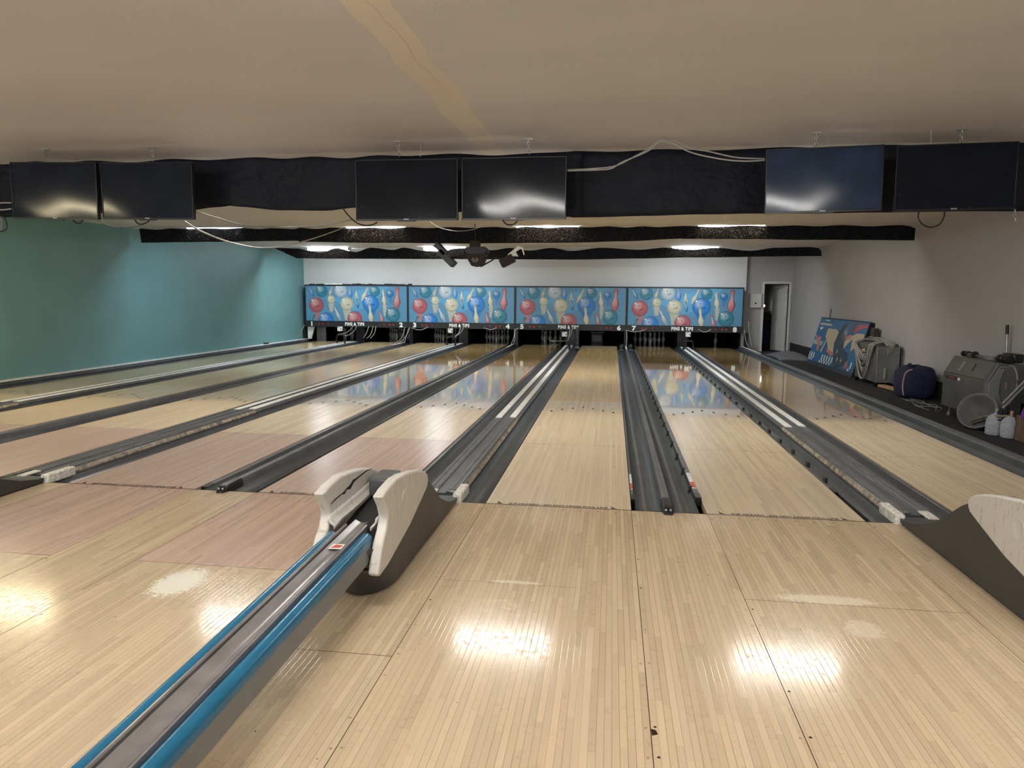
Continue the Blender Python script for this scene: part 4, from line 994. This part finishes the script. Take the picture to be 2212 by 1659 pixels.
# ------------------------------------------------------------------ ball return hoods and approach track
WING = [(-1.841, .560), (-1.743, .580), (-1.594, .592), (-1.433, .576), (-1.258, .548), (-1.106, .515), (-1.02, .487), (-.972, .460), (-.955, .430), (-.962, .400), (-.988, .377), (-1.071, .35), (-1.357, .263), (-1.576, .220), (-1.759, .185), (-1.884, .178), (-1.917, .195), (-1.896, .237), (-1.838, .329), (-1.78, .377), (-1.749, .436), (-1.775, .489), (-1.815, .533)]
CRK = [(-1.75, .481), (-1.684, .49), (-1.61, .493), (-1.56, .489), (-1.533, .501), (-1.48, .497), (-1.425, .517), (-1.39, .518), (-1.312, .520), (-1.207, .522), (-1.113, .512)]
def hood(xc, label, full=True):
    o = thing('ball_return_hood', label, 'ball return', (xc, -.9, 0), 'ball return hoods at the foul line')
    # shell: plan outline (rounded nose), top edge follows a side profile
    def top(y):
        k = [(-1.93, .305), (-1.5, .30), (-1.15, .36), (-.98, .435), (-.86, .375), (-.70, .27), (-.55, .185), (-.40, .125), (-.25, .075), (-.08, .045), (.05, .04)]
        if y <= k[0][0]: return k[0][1]
        for i in range(len(k)-1):
            if y <= k[i+1][0]:
                u = (y-k[i][0])/(k[i+1][0]-k[i][0]); return k[i][1]+(k[i+1][1]-k[i][1])*u
        return k[-1][1]
    hw = .150
    plan = []
    ys = [.02, -.08, -.25, -.40, -.55, -.70, -.86, -.98, -1.1, -1.3, -1.5]
    for y in ys: plan.append((hw, y))
    for k in range(1, 12):
        a_ = k*PI/12; plan.append((hw*math.cos(a_), -1.5-.23*math.sin(a_)))
    for y in reversed(ys): plan.append((-hw, y))
    rows = []
    for h in (0, .12, .35, .6, .85, 1.0):
        r = []
        for (x, y) in plan:
            T = top(y); z = .012+(T-.012)*h
            fl_ = 1+.10*h*(1 if y < -.6 else .2)
            yy = y-(.30*z/.34*max(0, (-1.0-y)/.73) if y < -1.0 else 0)
            r.append((xc+x*fl_, yy, z))
        rows.append(r)
    b = MB(); b.grid(rows)
    n = len(plan)
    last = rows[-1]
    for k in range(n//2):      # close the top
        b.poly([last[k], last[k+1], last[n-2-k], last[n-1-k]]) if k+1 < n-2-k else None
    b.build('shell', 'hood', o, smooth=True)
    b = MB(); b.ext([(xc+p[0]*.94, p[1]+(.03 if p[1] < -1.4 else 0)) for p in plan], 'z', .001, .014); b.build('foot_plate', 'black', o)
    # dark throat between the wings
    b = MB(); b.box(xc-.125, xc+.125, -1.84, -1.0, .298, .312); b.build('throat', 'blackfelt', o)
    for s_ in (-1, 1):
        xo = xc+s_*.178; xi = xc+s_*.124
        b = MB(); b.ext(WING, 'x', xo, xi); wg_ = b.build('wing', 'white_w', o, bevel=.012, seg=3)
        b = MB(); b.lathe([(.055, 0), (.054, s_*.004), (.046, s_*.005), (.040, s_*.001), (.01, s_*.0005)], (xo, -1.46, .44), 24, 'x'); b.build('round_boss', 'white_w', wg_, smooth=True)
        if full and s_ < 0:
            w2 = [.002, .004, .003, .008, .004, .012, .010, .006, .005, .004, .002]
            b = MB(); b.grid([[(xi+.0012, p[0], p[1]+w2[k]) for k, p in enumerate(CRK)], [(xi+.0012, p[0]+.01, p[1]-w2[k]) for k, p in enumerate(CRK)]]); b.build('scuff_mark', 'blackm', wg_)
        # inner flange curving inwards along the lower edge
        fl2 = [(-1.78, .395), (-1.66, .400), (-1.53, .400), (-1.39, .402), (-1.25, .408), (-1.10, .415), (-.97, .437)]
        rows2 = []
        for (dx_, dz_) in ((0, .035), (.004, .012), (.012, -.002), (.028, -.012), (.030, -.03)):
            rows2.append([(xi-s_*dx_, y, z+dz_) for y, z in fl2])
        b = MB(); b.grid(rows2); b.build('inner_flange', 'white_w', wg_, smooth=True, solid=.006)
    b = MB(); b.box(xc-.10, xc+.03, -1.25, -1.02, .38, .49); b.build('motor_housing', 'rail', o, bevel=.015)
    b = MB(); b.tube([(xc-.02, -1.3, .44), (xc+.06, -1.28, .47), (xc+.09, -1.1, .48)], .018); b.lathe([(.05, 0), (.05, .05)], (xc+.03, -1.2, .44), 16, 'x'); b.build('drive_wheel', 'black', o)
    b = MB(); b.box(xc-.12, xc+.12, -1.90, -1.86, .20, .206); b.build('front_trim', 'rail', o)
    return o
t = NT('worn white wing paint'); tc = t.node('ShaderNodeTexCoord').outputs['Object']
P = t.sep(tc); nn = t.noise(t.comb(t.math('MULTIPLY', P[0], 9), t.math('MULTIPLY', P[1], 50), t.math('MULTIPLY', P[2], 9)), 1, 4, .7)
sc_ = t.noise(tc, 22, 5, .75)
c = t.mix(t.sstep(nn, .57, .66), (.60, .565, .51), (.38, .32, .25)); c = t.mix(t.sstep(sc_, .63, .70), c, (.12, .11, .10)); c = t.mix(t.math('MULTIPLY', t.noise(tc, 3, 2), .5), c, (.70, .68, .63))
t.set(c, .45); t.bump(sc_, .15, .003); M['white_w'] = t.m
hood((LX[5]+W+LX[6])/2, 'charcoal ball return hood with white wings, complete, at the end of the blue railed track')
hood((LX[7]+W+LX[8])/2, 'charcoal ball return hood with white wings, cut by the right edge', False)
hood((LX[3]+W+LX[4])/2, 'charcoal ball return hood at the left edge beside lane four', False)
hood((LX[1]+W+LX[2])/2, 'charcoal ball return hood between the two leftmost lanes, left of view', False)

# approach track with blue rails
xc = (LX[5]+W+LX[6])/2
ya, yb = -5.6, -1.72
def zt(y): return .315+(y+3.55)/(3.55-1.86)*.052
o = thing('ball_return_track', 'raised ball return track with blue side rails running to the front hood', 'ball return track', (xc, -3.6, 0))
def ex(pts, y0, y1, nm, mt, bev=0, smooth=False):
    n = len(pts); vs = [(xc+p[0], y0, zt(y0)+p[1]) for p in pts]+[(xc+p[0], y1, zt(y1)+p[1]) for p in pts]
    b = MB(); b.add(vs, [(i, (i+1) % n, n+(i+1) % n, n+i) for i in range(n)]+[tuple(range(n-1, -1, -1)), tuple(range(n, 2*n))]); return b.build(nm, mt, o, bevel=bev, smooth=smooth)
for s_ in (-1, 1):
    rail_ = [(s_*(.088+.028*math.cos(a_)), -.026+.026*math.sin(a_)) for a_ in [k*PI/8 for k in range(9)]]
    rail_ = [(s_*.118, -.045)]+rail_+[(s_*.060, -.05)]
    ex(rail_, ya, yb-.10, 'blue_rail', 'bluerail', smooth=True)
    ex([(s_*.116, -.046), (s_*.116, -.13), (s_*.108, -.13), (s_*.108, -.046)], ya, yb-.10, 'side_panel', 'panelgrey')
    ex([(s_*.060, -.03), (s_*.060, .004), (s_*.052, .006), (s_*.048, .0), (s_*.048, -.03)], ya, yb, 'guide_lip', 'trackgrey')
    ex([(s_*.048, -.03), (s_*.048, -.012), (s_*.041, -.014), (s_*.041, -.03)], ya, yb, 'groove', 'trackdark')
ch = [(-.041, -.004)]+[(-.041+.082*k/10, -.006-.016*math.sin(PI*k/10)) for k in range(11)]+[(.041, -.004), (.044, -.035), (-.044, -.035)]
ex(ch, ya, yb+.10, 'ball_channel', 'trackgrey', smooth=True)
ex([(-.108, -.05), (.108, -.05), (.108, -.12), (-.108, -.12)], ya, yb-.12, 'under_frame', 'rail')
b = MB(); ys_ = -1.98
b.add([(xc-.032, ys_-.035, zt(ys_)-.012), (xc+.030, ys_-.03, zt(ys_)-.012), (xc+.028, ys_+.03, zt(ys_)-.010), (xc-.030, ys_+.028, zt(ys_)-.010)], [(0, 1, 2, 3)]); st_ = b.build('sticker', 'sticker_w', o, solid=.001)
b = MB(); b.add([(xc-.022, ys_-.022, zt(ys_)-.0105), (xc+.02, ys_-.014, zt(ys_)-.0105), (xc+.024, ys_+.012, zt(ys_)-.009), (xc-.012, ys_+.014, zt(ys_)-.009)], [(0, 1, 2, 3)]); b.build('red_print', 'sticker_r', st_, solid=.001)
for yl in (-5.2,):
    b = MB(); b.box(xc-.08, xc+.08, yl-.04, yl+.04, 0, zt(yl)-.12); b.build('leg', 'rail', o)

# ------------------------------------------------------------------ things along the right wall
# leaning old mask board
n_ = Vector((1, 0, -.2655)).normalized(); u_ = Vector((.2655, 0, 1)).normalized()
def bd(y, s, h=0.0): return Vector((5.82, y, -.1))+u_*s-n_*h
o = thing('leaning_sign_board', 'old sign board printed with blue, cream and dark bowling shapes, leaning on the right wall', 'sign board', (5.85, 12.2, -.1))
b = MB(); c_ = Vector((5.82, 12.2, -.1))+u_*.59+n_*.06; b.obox(c_, Vector((0, 1, 0)), u_, n_, 1.74, .60, .055); b.build('box_frame', 'blackm', o, bevel=.005)
art = {'bar1': [[13.5, 1.137], [13.12, 1.136], [13.11, 1.11], [13.48, 1.11]], 'bar2': [[13.82, 1.049], [12.91, 1.05], [12.89, 1.003], [13.83, .999]], 'tri': [[13.78, .937], [13.44, .946], [13.65, .866]],
 'cream1': [[13.09, .934], [12.41, .939], [12.21, .884], [12.25, .714], [12.29, .633], [12.1, .349], [12.38, .338], [12.91, .659], [13.09, .73]],
 'dark': [[11.88, 1.11], [11.68, 1.037], [11.59, .866], [11.65, .701], [11.63, .614], [11.44, .504], [11.14, .466], [11.03, .318], [11.13, .21], [11.56, .079], [11.81, .118], [11.97, .269], [12.15, .474], [12.25, .636], [12.2, .859], [12.05, 1.046]],
 'red': [[10.99, 1.114], [10.49, 1.123], [10.52, 1.064], [10.74, 1.031], [11.02, .97], [11.21, .899], [11.19, .998]], 'darkred': [[11.41, 1.134], [11.2, 1.136], [11.19, .961], [11.45, .923]],
 'cream2': [[11.0, .917], [10.53, .925], [10.53, .843], [10.84, .789], [10.79, .638], [11.04, .51], [11.12, .687], [11.16, .793], [11.39, .631], [11.52, .523], [11.61, .703], [11.3, .833]],
 'pink1': [[11.4, .871], [11.25, .867], [11.35, .769], [11.61, .741], [11.59, .805]], 'fig': [[13.89, .741], [13.67, .696], [13.71, .666], [13.41, .718], [13.38, .547], [13.27, .374], [13.41, .35], [13.59, .561], [13.89, .698]],
 'pinkl': [[12.68, .487], [12.44, .426], [12.13, .411], [12.06, .352], [12.23, .318], [12.66, .395]], 'stripe': [[12.9, .782], [12.83, .759], [13.02, .339], [13.12, .372]],
 'pink3': [[11.11, .274], [10.99, .321], [10.85, .153], [11.12, .126]], 'foot': [[13.92, .10], [10.5, .10], [10.5, .0], [13.92, .0]]}
TAN = (.55, .44, .27); PK = (.55, .17, .15); DK = (.035, .045, .055); BL = (.025, .12, .26)
A_ = Art(10.47, 13.93, 0, 1.17, lambda y, s, h: tuple(bd(y, s, h+.001)))
A_.shape([(10.47, 0), (13.93, 0), (13.93, 1.17), (10.47, 1.17)], BL)
for s_ in (.96, 1.0, 1.06, 1.08): A_.shape([(10.5, s_), (13.9, s_), (13.9, s_+.008), (10.5, s_+.008)], (.06, .22, .40))
A_.shape([(13.2, .50), (13.9, .50), (13.9, .62), (13.1, .60)], (.30, .38, .36))
for kk, cc in (('bar1', (.6, .58, .45)), ('bar2', TAN), ('tri', (.6, .6, .5)), ('darkred', (.18, .05, .08)), ('red', (.5, .07, .08)), ('cream1', TAN), ('cream2', TAN), ('pink1', PK), ('pinkl', PK), ('stripe', (.45, .42, .3)), ('fig', PK), ('foot', DK)): A_.shape(art[kk], cc)
A_.shape(art['dark'], DK, (11.65, .75), .5); A_.shape(art['pink3'], (.30, .12, .12))
for cy_, cs_, rr_ in ((11.82, .86, .13), (11.90, .42, .10), (11.72, .25, .10), (11.45, .25, .10)): A_.ball(cy_, cs_, rr_, (.07, .075, .07), False)
for (y0_, n) in ((13.48, 3), (12.0, 5), (10.66, 1)):
    for k in range(n):
        yy = y0_+k*.19; A_.shape([(yy, .16), (yy+.09, .16), (yy+.09, .30), (yy, .30)], (.62, .62, .55)); A_.shape([(yy+.09, .10), (yy+.18, .10), (yy+.18, .155), (yy+.09, .155)], (.62, .62, .55))
A_.build('printed_face', o)
u2 = Vector((.09, 0, 1)).normalized(); n2 = Vector((1, 0, -.09)).normalized(); b = MB(); c_ = Vector((6.03, 10.17, -.1))+u2*.52; b.obox(c_, Vector((0, 1, 0)), u2, n2, .10, .52, .045); tag(b.build('leaning_board', simple('dark brown board', (.05, .035, .025), .6), bevel=.005), 'dark brown board leaning behind the right end of the printed sign', 'board')
b = MB(); b.tube([(6.12, 13.5, .2), (6.17, 13.35, 1.26)], .014); tag(b.build('thin_rod', 'greym'), 'thin rod sticking up behind the left corner of the leaning sign', 'rod')
# grey cloth
b = MB(); rows_ = []
for j in range(9):
    r = []
    for i in range(13):
        u, v = i/12, j/8; x = 5.25+.85*v+.1*math.sin(u*3); y = 14.3+2.1*u+.15*math.sin(v*4)
        e = math.sin(PI*u)*math.sin(PI*v); r.append((x, y, -.097+.15*e**.8+.02*math.sin(7*u+5*v)*e))
    rows_.append(r)
b.grid(rows_); tag(b.build('floor_cloth', 'greycloth', smooth=True, solid=.006), 'grey cloth heaped on the carpet between door and leaning sign', 'cloth')
# machine with draped cables
o = thing('machine_box', 'grey machine box draped with grey cables, right of the leaning sign', 'machine', (5.95, 9.5, -.1), 'grey machines along the right wall')
b = MB(); b.box(5.75, 6.14, 8.93, 10.05, -.02, .68); b.m(0).box(5.76, 6.13, 8.95, 10.03, .68, .70); b.build('case', 'greym', o, bevel=.012)
b = MB(); b.box(5.76, 6.15, 8.90, 8.93, -.02, .64); b.build('end_plate', 'greym2', o, bevel=.004)
b = MB()
for k in range(7):
    for x_ in (5.79, 6.11): b.lathe([(.007, 0), (.007, -.006)], (x_, 8.90, .04+k*.09), 8, 'y')
b.build('bolts', 'black', o)
for x_, y_ in ((5.78, 8.97), (6.1, 8.97), (5.78, 10.0), (6.1, 10.0)):
    b = MB(); b.box(x_-.03, x_+.03, y_-.04, y_+.04, -.1, -.02); b.build('foot', 'black', o)
b = MB(); b.box(5.735, 5.752, 9.45, 9.62, .52, .575); b.build('socket', 'black', o); b = MB(); b.lathe([(.024, 0), (.02, -.05)], (5.735, 9.50, .545), 10, 'x'); b.build('cream_plug', 'yellow', o)
b = MB(); b.lathe([(.03, 0), (.03, .18), (.02, .2)], (5.90, 8.86, .06), 12); b.build('cylinder', 'greym2', o, smooth=True)
b = MB()
rn = random.Random(5)
for k in range(15):
    y0_, y1_ = 10.0-rn.uniform(0, .1), 8.95+rn.uniform(0, .25); dp = .15+.04*k*rn.uniform(.6, 1.1); xo = 5.735-rn.uniform(0, .035)
    pts = [(5.85, y0_+.02, .70+rn.uniform(0, .03))]+[(xo, y0_+(y1_-y0_)*u, .66-dp*math.sin(PI*u)**.8*(.8+.4*u)) for u in [q/8 for q in range(9)]]+[(5.86, y1_, .71+rn.uniform(0, .03))]
    b.tube(smoothpath(pts, 3), .011, 5)
for k in range(7): b.tube(smoothpath([(5.82+.03*k, 10.0, .71), (5.80+.04*k, 9.6+rn.uniform(-.1, .1), .73+rn.uniform(0, .06)), (5.85+.03*k, 9.2, .72+rn.uniform(0, .07)), (5.9+.02*k, 8.92, .70), (5.93+.02*k, 8.86, .50+.03*k)], 4), .010, 5)
cb = b.build('cable_bundle', simple('dusty grey cable', (.27, .26, .235), .6), smooth=True); tag(cb, 'heavy bundle of dusty grey cables draped over the machine box beside the sign', 'cable')
# rods and plank
for i, (p0, p1, r, mt, lab, nm) in enumerate((((6.14, 9.1, .12), (6.08, 7.6, -.06), .02, 'steel', 'upper steel tube lying between machine box and navy bag', 'steel_tube'), ((6.02, 9.0, .02), (5.92, 7.7, -.07), .018, 'steel', 'lower steel tube lying between machine box and navy bag', 'steel_tube'))):
    b = MB(); b.tube([p0, p1], r); tag(b.build(nm, mt), lab, 'tube', 'steel tubes behind the navy bag')
b = MB(); b.obox((5.90, 8.35, -.065), Vector((-.1, 1, 0)).normalized(), Vector((1, .1, 0)).normalized(), Vector((0, 0, 1)), .50, .07, .022); tag(b.build('wood_plank', 'tan', bevel=.003), 'short raw wooden plank on the carpet beside the navy bag', 'plank')
# navy bag
o = thing('duffel_bag', 'navy fabric bag with a pink and white piped seam against the right wall', 'bag', (5.88, 7.5, -.1))
b = MB(); rows_ = []
for j in range(13):
    ph = -PI/2+PI*j/12; r = []
    for i in range(25):
        th = 2*PI*i/24; cs, sn = math.cos(th), math.sin(th)
        sgn = lambda v, e: math.copysign(abs(v)**e, v)
        x = 5.88+.27*sgn(math.cos(ph), .45)*sgn(cs, .6); y = 7.5+.34*sgn(math.cos(ph), .45)*sgn(sn, .6); z = .165+.265*sgn(math.sin(ph), .65)+.02*math.sin(3*th+j)
        r.append((x, y, max(-.099, z)))
    rows_.append(r)
b.grid(rows_); b.build('body', 'navy', o, smooth=True)
b = MB()
for dy_ in (0, .03): b.tube(smoothpath([(5.72, 7.20+dy_, .40), (5.625, 7.21+dy_, .33), (5.605, 7.23+dy_, .12), (5.625, 7.22+dy_, -.03)], 5), .006, 6)
b.build('piped_seam', simple('pink piping', (.42, .26, .30), .6), o)
b = MB(); b.tube(smoothpath([(5.75, 7.35, .43), (5.78, 7.42, .46), (5.82, 7.60, .455), (5.84, 7.70, .425)], 5), .014, 8); b.build('handle', 'navy', o, smooth=True)
# loose wires on the carpet
b = MB(); rn = random.Random(9)
for k in range(9):
    y0_ = 5.9+rn.uniform(0, .9); x0_ = 5.45+rn.uniform(0, .35)
    b.tube(smoothpath([(x0_, y0_, -.09), (x0_+rn.uniform(-.1, .2), y0_+.3, -.07), (x0_+rn.uniform(-.1, .2), y0_+.6, -.09), (x0_+rn.uniform(0, .3), y0_+.9, -.085)], 4), .006, 5)
tag(b.build('wire_tangle', 'greym2', smooth=True), 'tangle of thin grey wires on the carpet between navy bag and grey cabinet', 'wire')
# grey cabinet
o = thing('machine_cabinet', 'large grey steel cabinet with a sloping upper panel near the right wall', 'cabinet', (5.85, 5.2, -.1), 'grey machines along the right wall')
b = MB(); b.ext([(5.60, .035), (6.02, .035), (6.02, .72), (5.72, .735), (5.60, .50)], 'y', 4.62, 5.79); b.build('body', 'greym', o, bevel=.010)
b = MB(); b.ext([(5.60, .037), (5.585, .037), (5.585, .505), (5.60, .51)], 'y', 4.72, 5.80); b.build('front_panel', 'greym', o, bevel=.004)
b = MB(); b.ext([(5.595, .515), (5.715, .742), (5.728, .735), (5.61, .507)], 'y', 4.70, 5.80); b.build('upper_panel', 'greym', o, bevel=.003)
b = MB(); b.ext([(5.615, .05), (5.80, .05), (5.80, .70), (5.735, .70), (5.615, .48)], 'y', 4.605, 4.62); b.build('side_plate', 'greym2', o, bevel=.003)
b = MB(); b.box(5.81, 6.01, 4.61, 4.62, .05, .70); b.build('slotted_plate', 'greym', o)
b = MB()
for z in (.12, .17, .62): b.lathe([(.010, 0), (.010, -.004)], (5.87, 4.61, z), 8, 'y')
b.lathe([(.028, 0), (.028, -.004)], (5.88, 4.61, .38), 12, 'y'); b.lathe([(.01, 0), (.01, -.004)], (5.745, 4.605, .675), 8, 'y'); b.lathe([(.01, 0), (.01, -.004)], (5.78, 4.605, .675), 8, 'y')
b.build('holes', 'black', o)
zz = Vector((.12, 0, .227)).normalized(); nx_ = Vector((-.227, 0, .12)).normalized()
b = MB(); b.obox(Vector((5.655, 5.10, .63))+nx_*.004, Vector((0, 1, 0)), zz, nx_, .008, .055, .004); b.build('slot', 'black', o)
b = MB(); b.obox(Vector((5.655, 5.42, .62))+nx_*.004, Vector((0, 1, 0)), zz, nx_, .035, .07, .003); b.obox(Vector((5.655, 5.30, .60))+nx_*.004, Vector((0, 1, 0)), zz, nx_, .02, .05, .002); b.build('tape_patch', 'greym2', o)
b = MB(); b.box(5.578, 5.585, 5.36, 5.70, .435, .475); b.build('name_plate', 'black', o)
b = MB(); b.box(5.575, 5.579, 5.43, 5.62, .442, .470); b.build('red_plate', simple('faded red', (.20, .04, .03), .5), o)
b = MB(); b.box(5.575, 5.579, 5.28, 5.35, .435, .47); b.build('white_label', 'sticker_w', o)
for x_, y_ in ((5.66, 4.72), (5.97, 4.72), (5.66, 5.70), (5.97, 5.70)):
    b = MB(); b.lathe([(.03, 0), (.03, .03), (.012, .05), (.012, .135)], (x_, y_, -.1), 10); b.build('foot', 'steel', o)
# roller assembly on cabinet
o = thing('roller_assembly', 'steel rod assembly with black rollers lying on the grey cabinet', 'machine part', (5.85, 5.1, .735))
for y_, r in ((5.72, .038), (5.60, .040), (5.42, .045)):
    b = MB(); b.lathe([(r*.5, -.02), (r, -.018), (r, .018), (r*.5, .02)], (5.80, y_, .735+r+.002), 18, 'y'); b.build('roller', 'black', o, smooth=True)
b = MB(); b.box(5.77, 5.84, 5.44, 5.58, .745, .80); b.build('block', 'greym', o, bevel=.006)
b = MB(); b.tube([(5.80, 5.75, .775), (5.84, 4.65, .785)], .011); b.tube([(5.80, 5.40, .765), (5.86, 4.9, .755)], .007); b.build('rod', 'steel', o)
b = MB(); b.box(5.80, 5.90, 4.98, 5.14, .738, .79); b.build('clamp', 'greym2', o, bevel=.005)
for y_ in (4.84, 4.75, 4.66):
    b = MB(); b.lathe([(.02, -.03), (.048, -.026), (.048, .026), (.02, .03)], (5.84, y_, .785), 18, 'y'); b.build('roller', 'black', o, smooth=True)
b = MB(); b.box(5.90, 6.03, 4.66, 4.95, .737, .85); b.build('motor', 'black', o, bevel=.02)
# round paddle with handle
def disc3(c, n, r, th, name, mt, parent, dish=0.0, rim='dishrim'):
    n = n.normalized(); a_ = n.orthogonal().normalized(); c2 = n.cross(a_); rings = 7; K = 32
    rows2 = []
    for j in range(rings+1):
        q = j/rings; rows2.append([c+(a_*math.cos(2*PI*k/K)+c2*math.sin(2*PI*k/K))*r*q+n*(dish*(q*q-1)) for k in range(K+1)])
    b = MB(); b.grid(rows2); ob = b.build(name, mt, parent, smooth=True, solid=th)
    b = MB(); b.tube([c+(a_*math.cos(2*PI*k/K)+c2*math.sin(2*PI*k/K))*r for k in range(K+1)], th*.6, 6); b.build('rim', rim, parent, smooth=True)
    return ob
o = thing('broom_pole', 'tall thin grey pole with black grip standing behind the grey cabinet', 'pole', (6.16, 5.3, -.1))
pa, pb, pc = at(2176, 702, X=6.14), at(2175.5, 722, X=6.145), at(2173, 800, X=6.16)
b = MB(); b.tube([pc+(pc-pb)*1.2, pb], .015, 10); b.build('pole', 'steel', o, smooth=True)
b = MB(); b.tube([pb, pa], .021, 10); b.build('grip', 'black', o, smooth=True)
o = thing('round_disc', 'round dark grey disc with worn pale rim standing on edge before the cabinet side', 'disc', (5.7, 4.33, -.1))
disc3(Vector((5.70, 4.33, .49)), Vector((-1, .12, .08)), .245, .016, 'disc', 'dish', o, .03)
b = MB(); b.box(5.665, 5.672, 4.31, 4.335, .45, .53); b.build('hub_mark', 'dishrim', o)
b = MB(); b.tube([(5.72, 4.34, -.09), (5.71, 4.335, .25)], .02, 8); b.build('stand', 'blackm', o)
# lying dish with arms
o = thing('plastic_dish', 'big dusty grey round dish tilted on the carpet in front of the cabinet', 'dish', (5.58, 4.85, -.1))
disc3(Vector((5.49, 4.58, .135)), Vector((-.72, -.60, .40)), .228, .012, 'dish', 'dish', o, .08)
b = MB(); b.lathe([(.19, 0), (.21, .012), (.19, .024)], (5.58, 4.62, -.1), 28); b.build('base_ring', 'black', o, smooth=True)
o = thing('curved_lever', 'long curved worn metal lever lying across the dish towards the carton', 'lever', (5.6, 4.3, .05))
path = [(5.36, 4.42, .03), (5.42, 4.32, .09), (5.50, 4.18, .13), (5.57, 4.07, .15), (5.62, 3.99, .165)]
b = MB(); b.tube(smoothpath(path, 5), .018, 8); b.build('upper_bar', simple('worn bronze bar', (.17, .15, .11), .45, .4, var=.4, scale=20), o, smooth=True)
b = MB(); b.tube(smoothpath([(p[0]+.01, p[1]-.03, p[2]-.04) for p in path[:5]], 5), .012, 8); b.build('lower_bar', 'blackm', o, smooth=True)
b = MB(); b.tube([(5.62, 3.99, .16), (5.60, 3.97, .10), (5.59, 3.965, .02)], .014, 8); b.build('hook', 'dish', o, smooth=True)
for i, dz in enumerate((0, .05)):
    b = MB(); b.tube([at(2166, 872+i*10, Y=4.07), at(2240, 796+i*10, Y=4.07)], .014, 8); tag(b.build('steel_tube', 'greym2', smooth=True), ('upper' if i == 0 else 'lower')+' steel tube leaning up to the wall at the right edge', 'tube', 'steel tubes at the right edge')
# water bags
for i, (x_, y_, lab) in enumerate(((5.52, 4.20, 'clear plastic bag standing beside the dish, left of its twin'), (5.60, 4.02, 'clear plastic bag standing next to the carton, right of its twin'))):
    o = thing('plastic_bag', lab, 'bag', (x_, y_, -.1), 'two clear plastic bags on the carpet')
    rows_ = []; K = 24
    for j, (r, z) in enumerate(((.03, 0), (.088, .006), (.096, .05), (.097, .12), (.088, .18), (.066, .225), (.040, .25), (.018, .262))):
        rows_.append([(x_+r*(1+.07*math.sin(5*a_+j*1.3+i)+.05*math.sin(11*a_+j*4))*math.cos(a_), y_+r*(1+.07*math.sin(4*a_+j)+.05*math.sin(9*a_+j*5+i))*math.sin(a_), -.099+z) for a_ in [2*PI*k/K for k in range(K+1)]])
    b = MB(); b.grid(rows_); b.build('body', 'bag', o, smooth=True)
    b = MB(); b.tube([(x_, y_, .155), (x_+.01, y_, .185), (x_+.02, y_+.01, .215)], [.016, .012, .022], 8); b.build('twisted_top', 'bag' if i == 0 else simple('orange tie', (.40, .24, .17), .6), o, smooth=True)
# carton with purple cloth
o = thing('cardboard_box', 'open brown cardboard box at the right edge beside the plastic bags', 'box', (5.9, 3.65, -.1))
b = MB(); w_ = .004
b.box(5.60, 6.12, 3.26, 3.264, -.1, .20); b.box(5.60, 6.12, 3.896, 3.90, -.1, .20); b.box(5.60, 5.604, 3.26, 3.90, -.1, .20); b.box(6.116, 6.12, 3.26, 3.90, -.1, .20); b.box(5.60, 6.12, 3.26, 3.90, -.1, -.095); b.build('body', 'card', o)
b = MB(); b.box(5.595, 5.60, 3.80, 3.815, .0, .19); b.build('tape_strip', 'dishrim', o)
b = MB(); rows_ = []
for j in range(9):
    ph = PI*j/16; rows_.append([(5.77+.19*math.cos(ph)*math.cos(a_)*(1+.12*math.sin(3*a_)), 3.70+.19*math.cos(ph)*math.sin(a_), .19+.27*math.sin(ph)*(1+.1*math.sin(4*a_))) for a_ in [2*PI*k/24 for k in range(25)]])
b.grid(rows_); tag(b.build('purple_cloth', 'purple', smooth=True), 'bunched purple cloth on top of the cardboard box at the right edge', 'cloth')
# small clutter on the left ledge and near the far valance
b = MB(); b.lathe([(.03, 0), (.035, .02), (.02, .04)], (-8.9, 14.2, .086), 10); b.box(-8.94, -8.86, 14.25, 14.4, .086, .12); tag(b.build('brown_scrap', 'brown'), 'small brown scraps on the pale ledge by the teal wall', 'scrap')

# ------------------------------------------------------------------ world and view
w = bpy.data.worlds.new('world'); S.world = w; w.use_nodes = True
w.node_tree.nodes['Background'].inputs[0].default_value = (.5, .5, .5, 1); w.node_tree.nodes['Background'].inputs[1].default_value = .0
S.view_settings.view_transform = 'Standard'; S.view_settings.look = 'None'; S.view_settings.gamma = 1; S.view_settings.use_curve_mapping = False
S.view_settings.exposure = 0.55
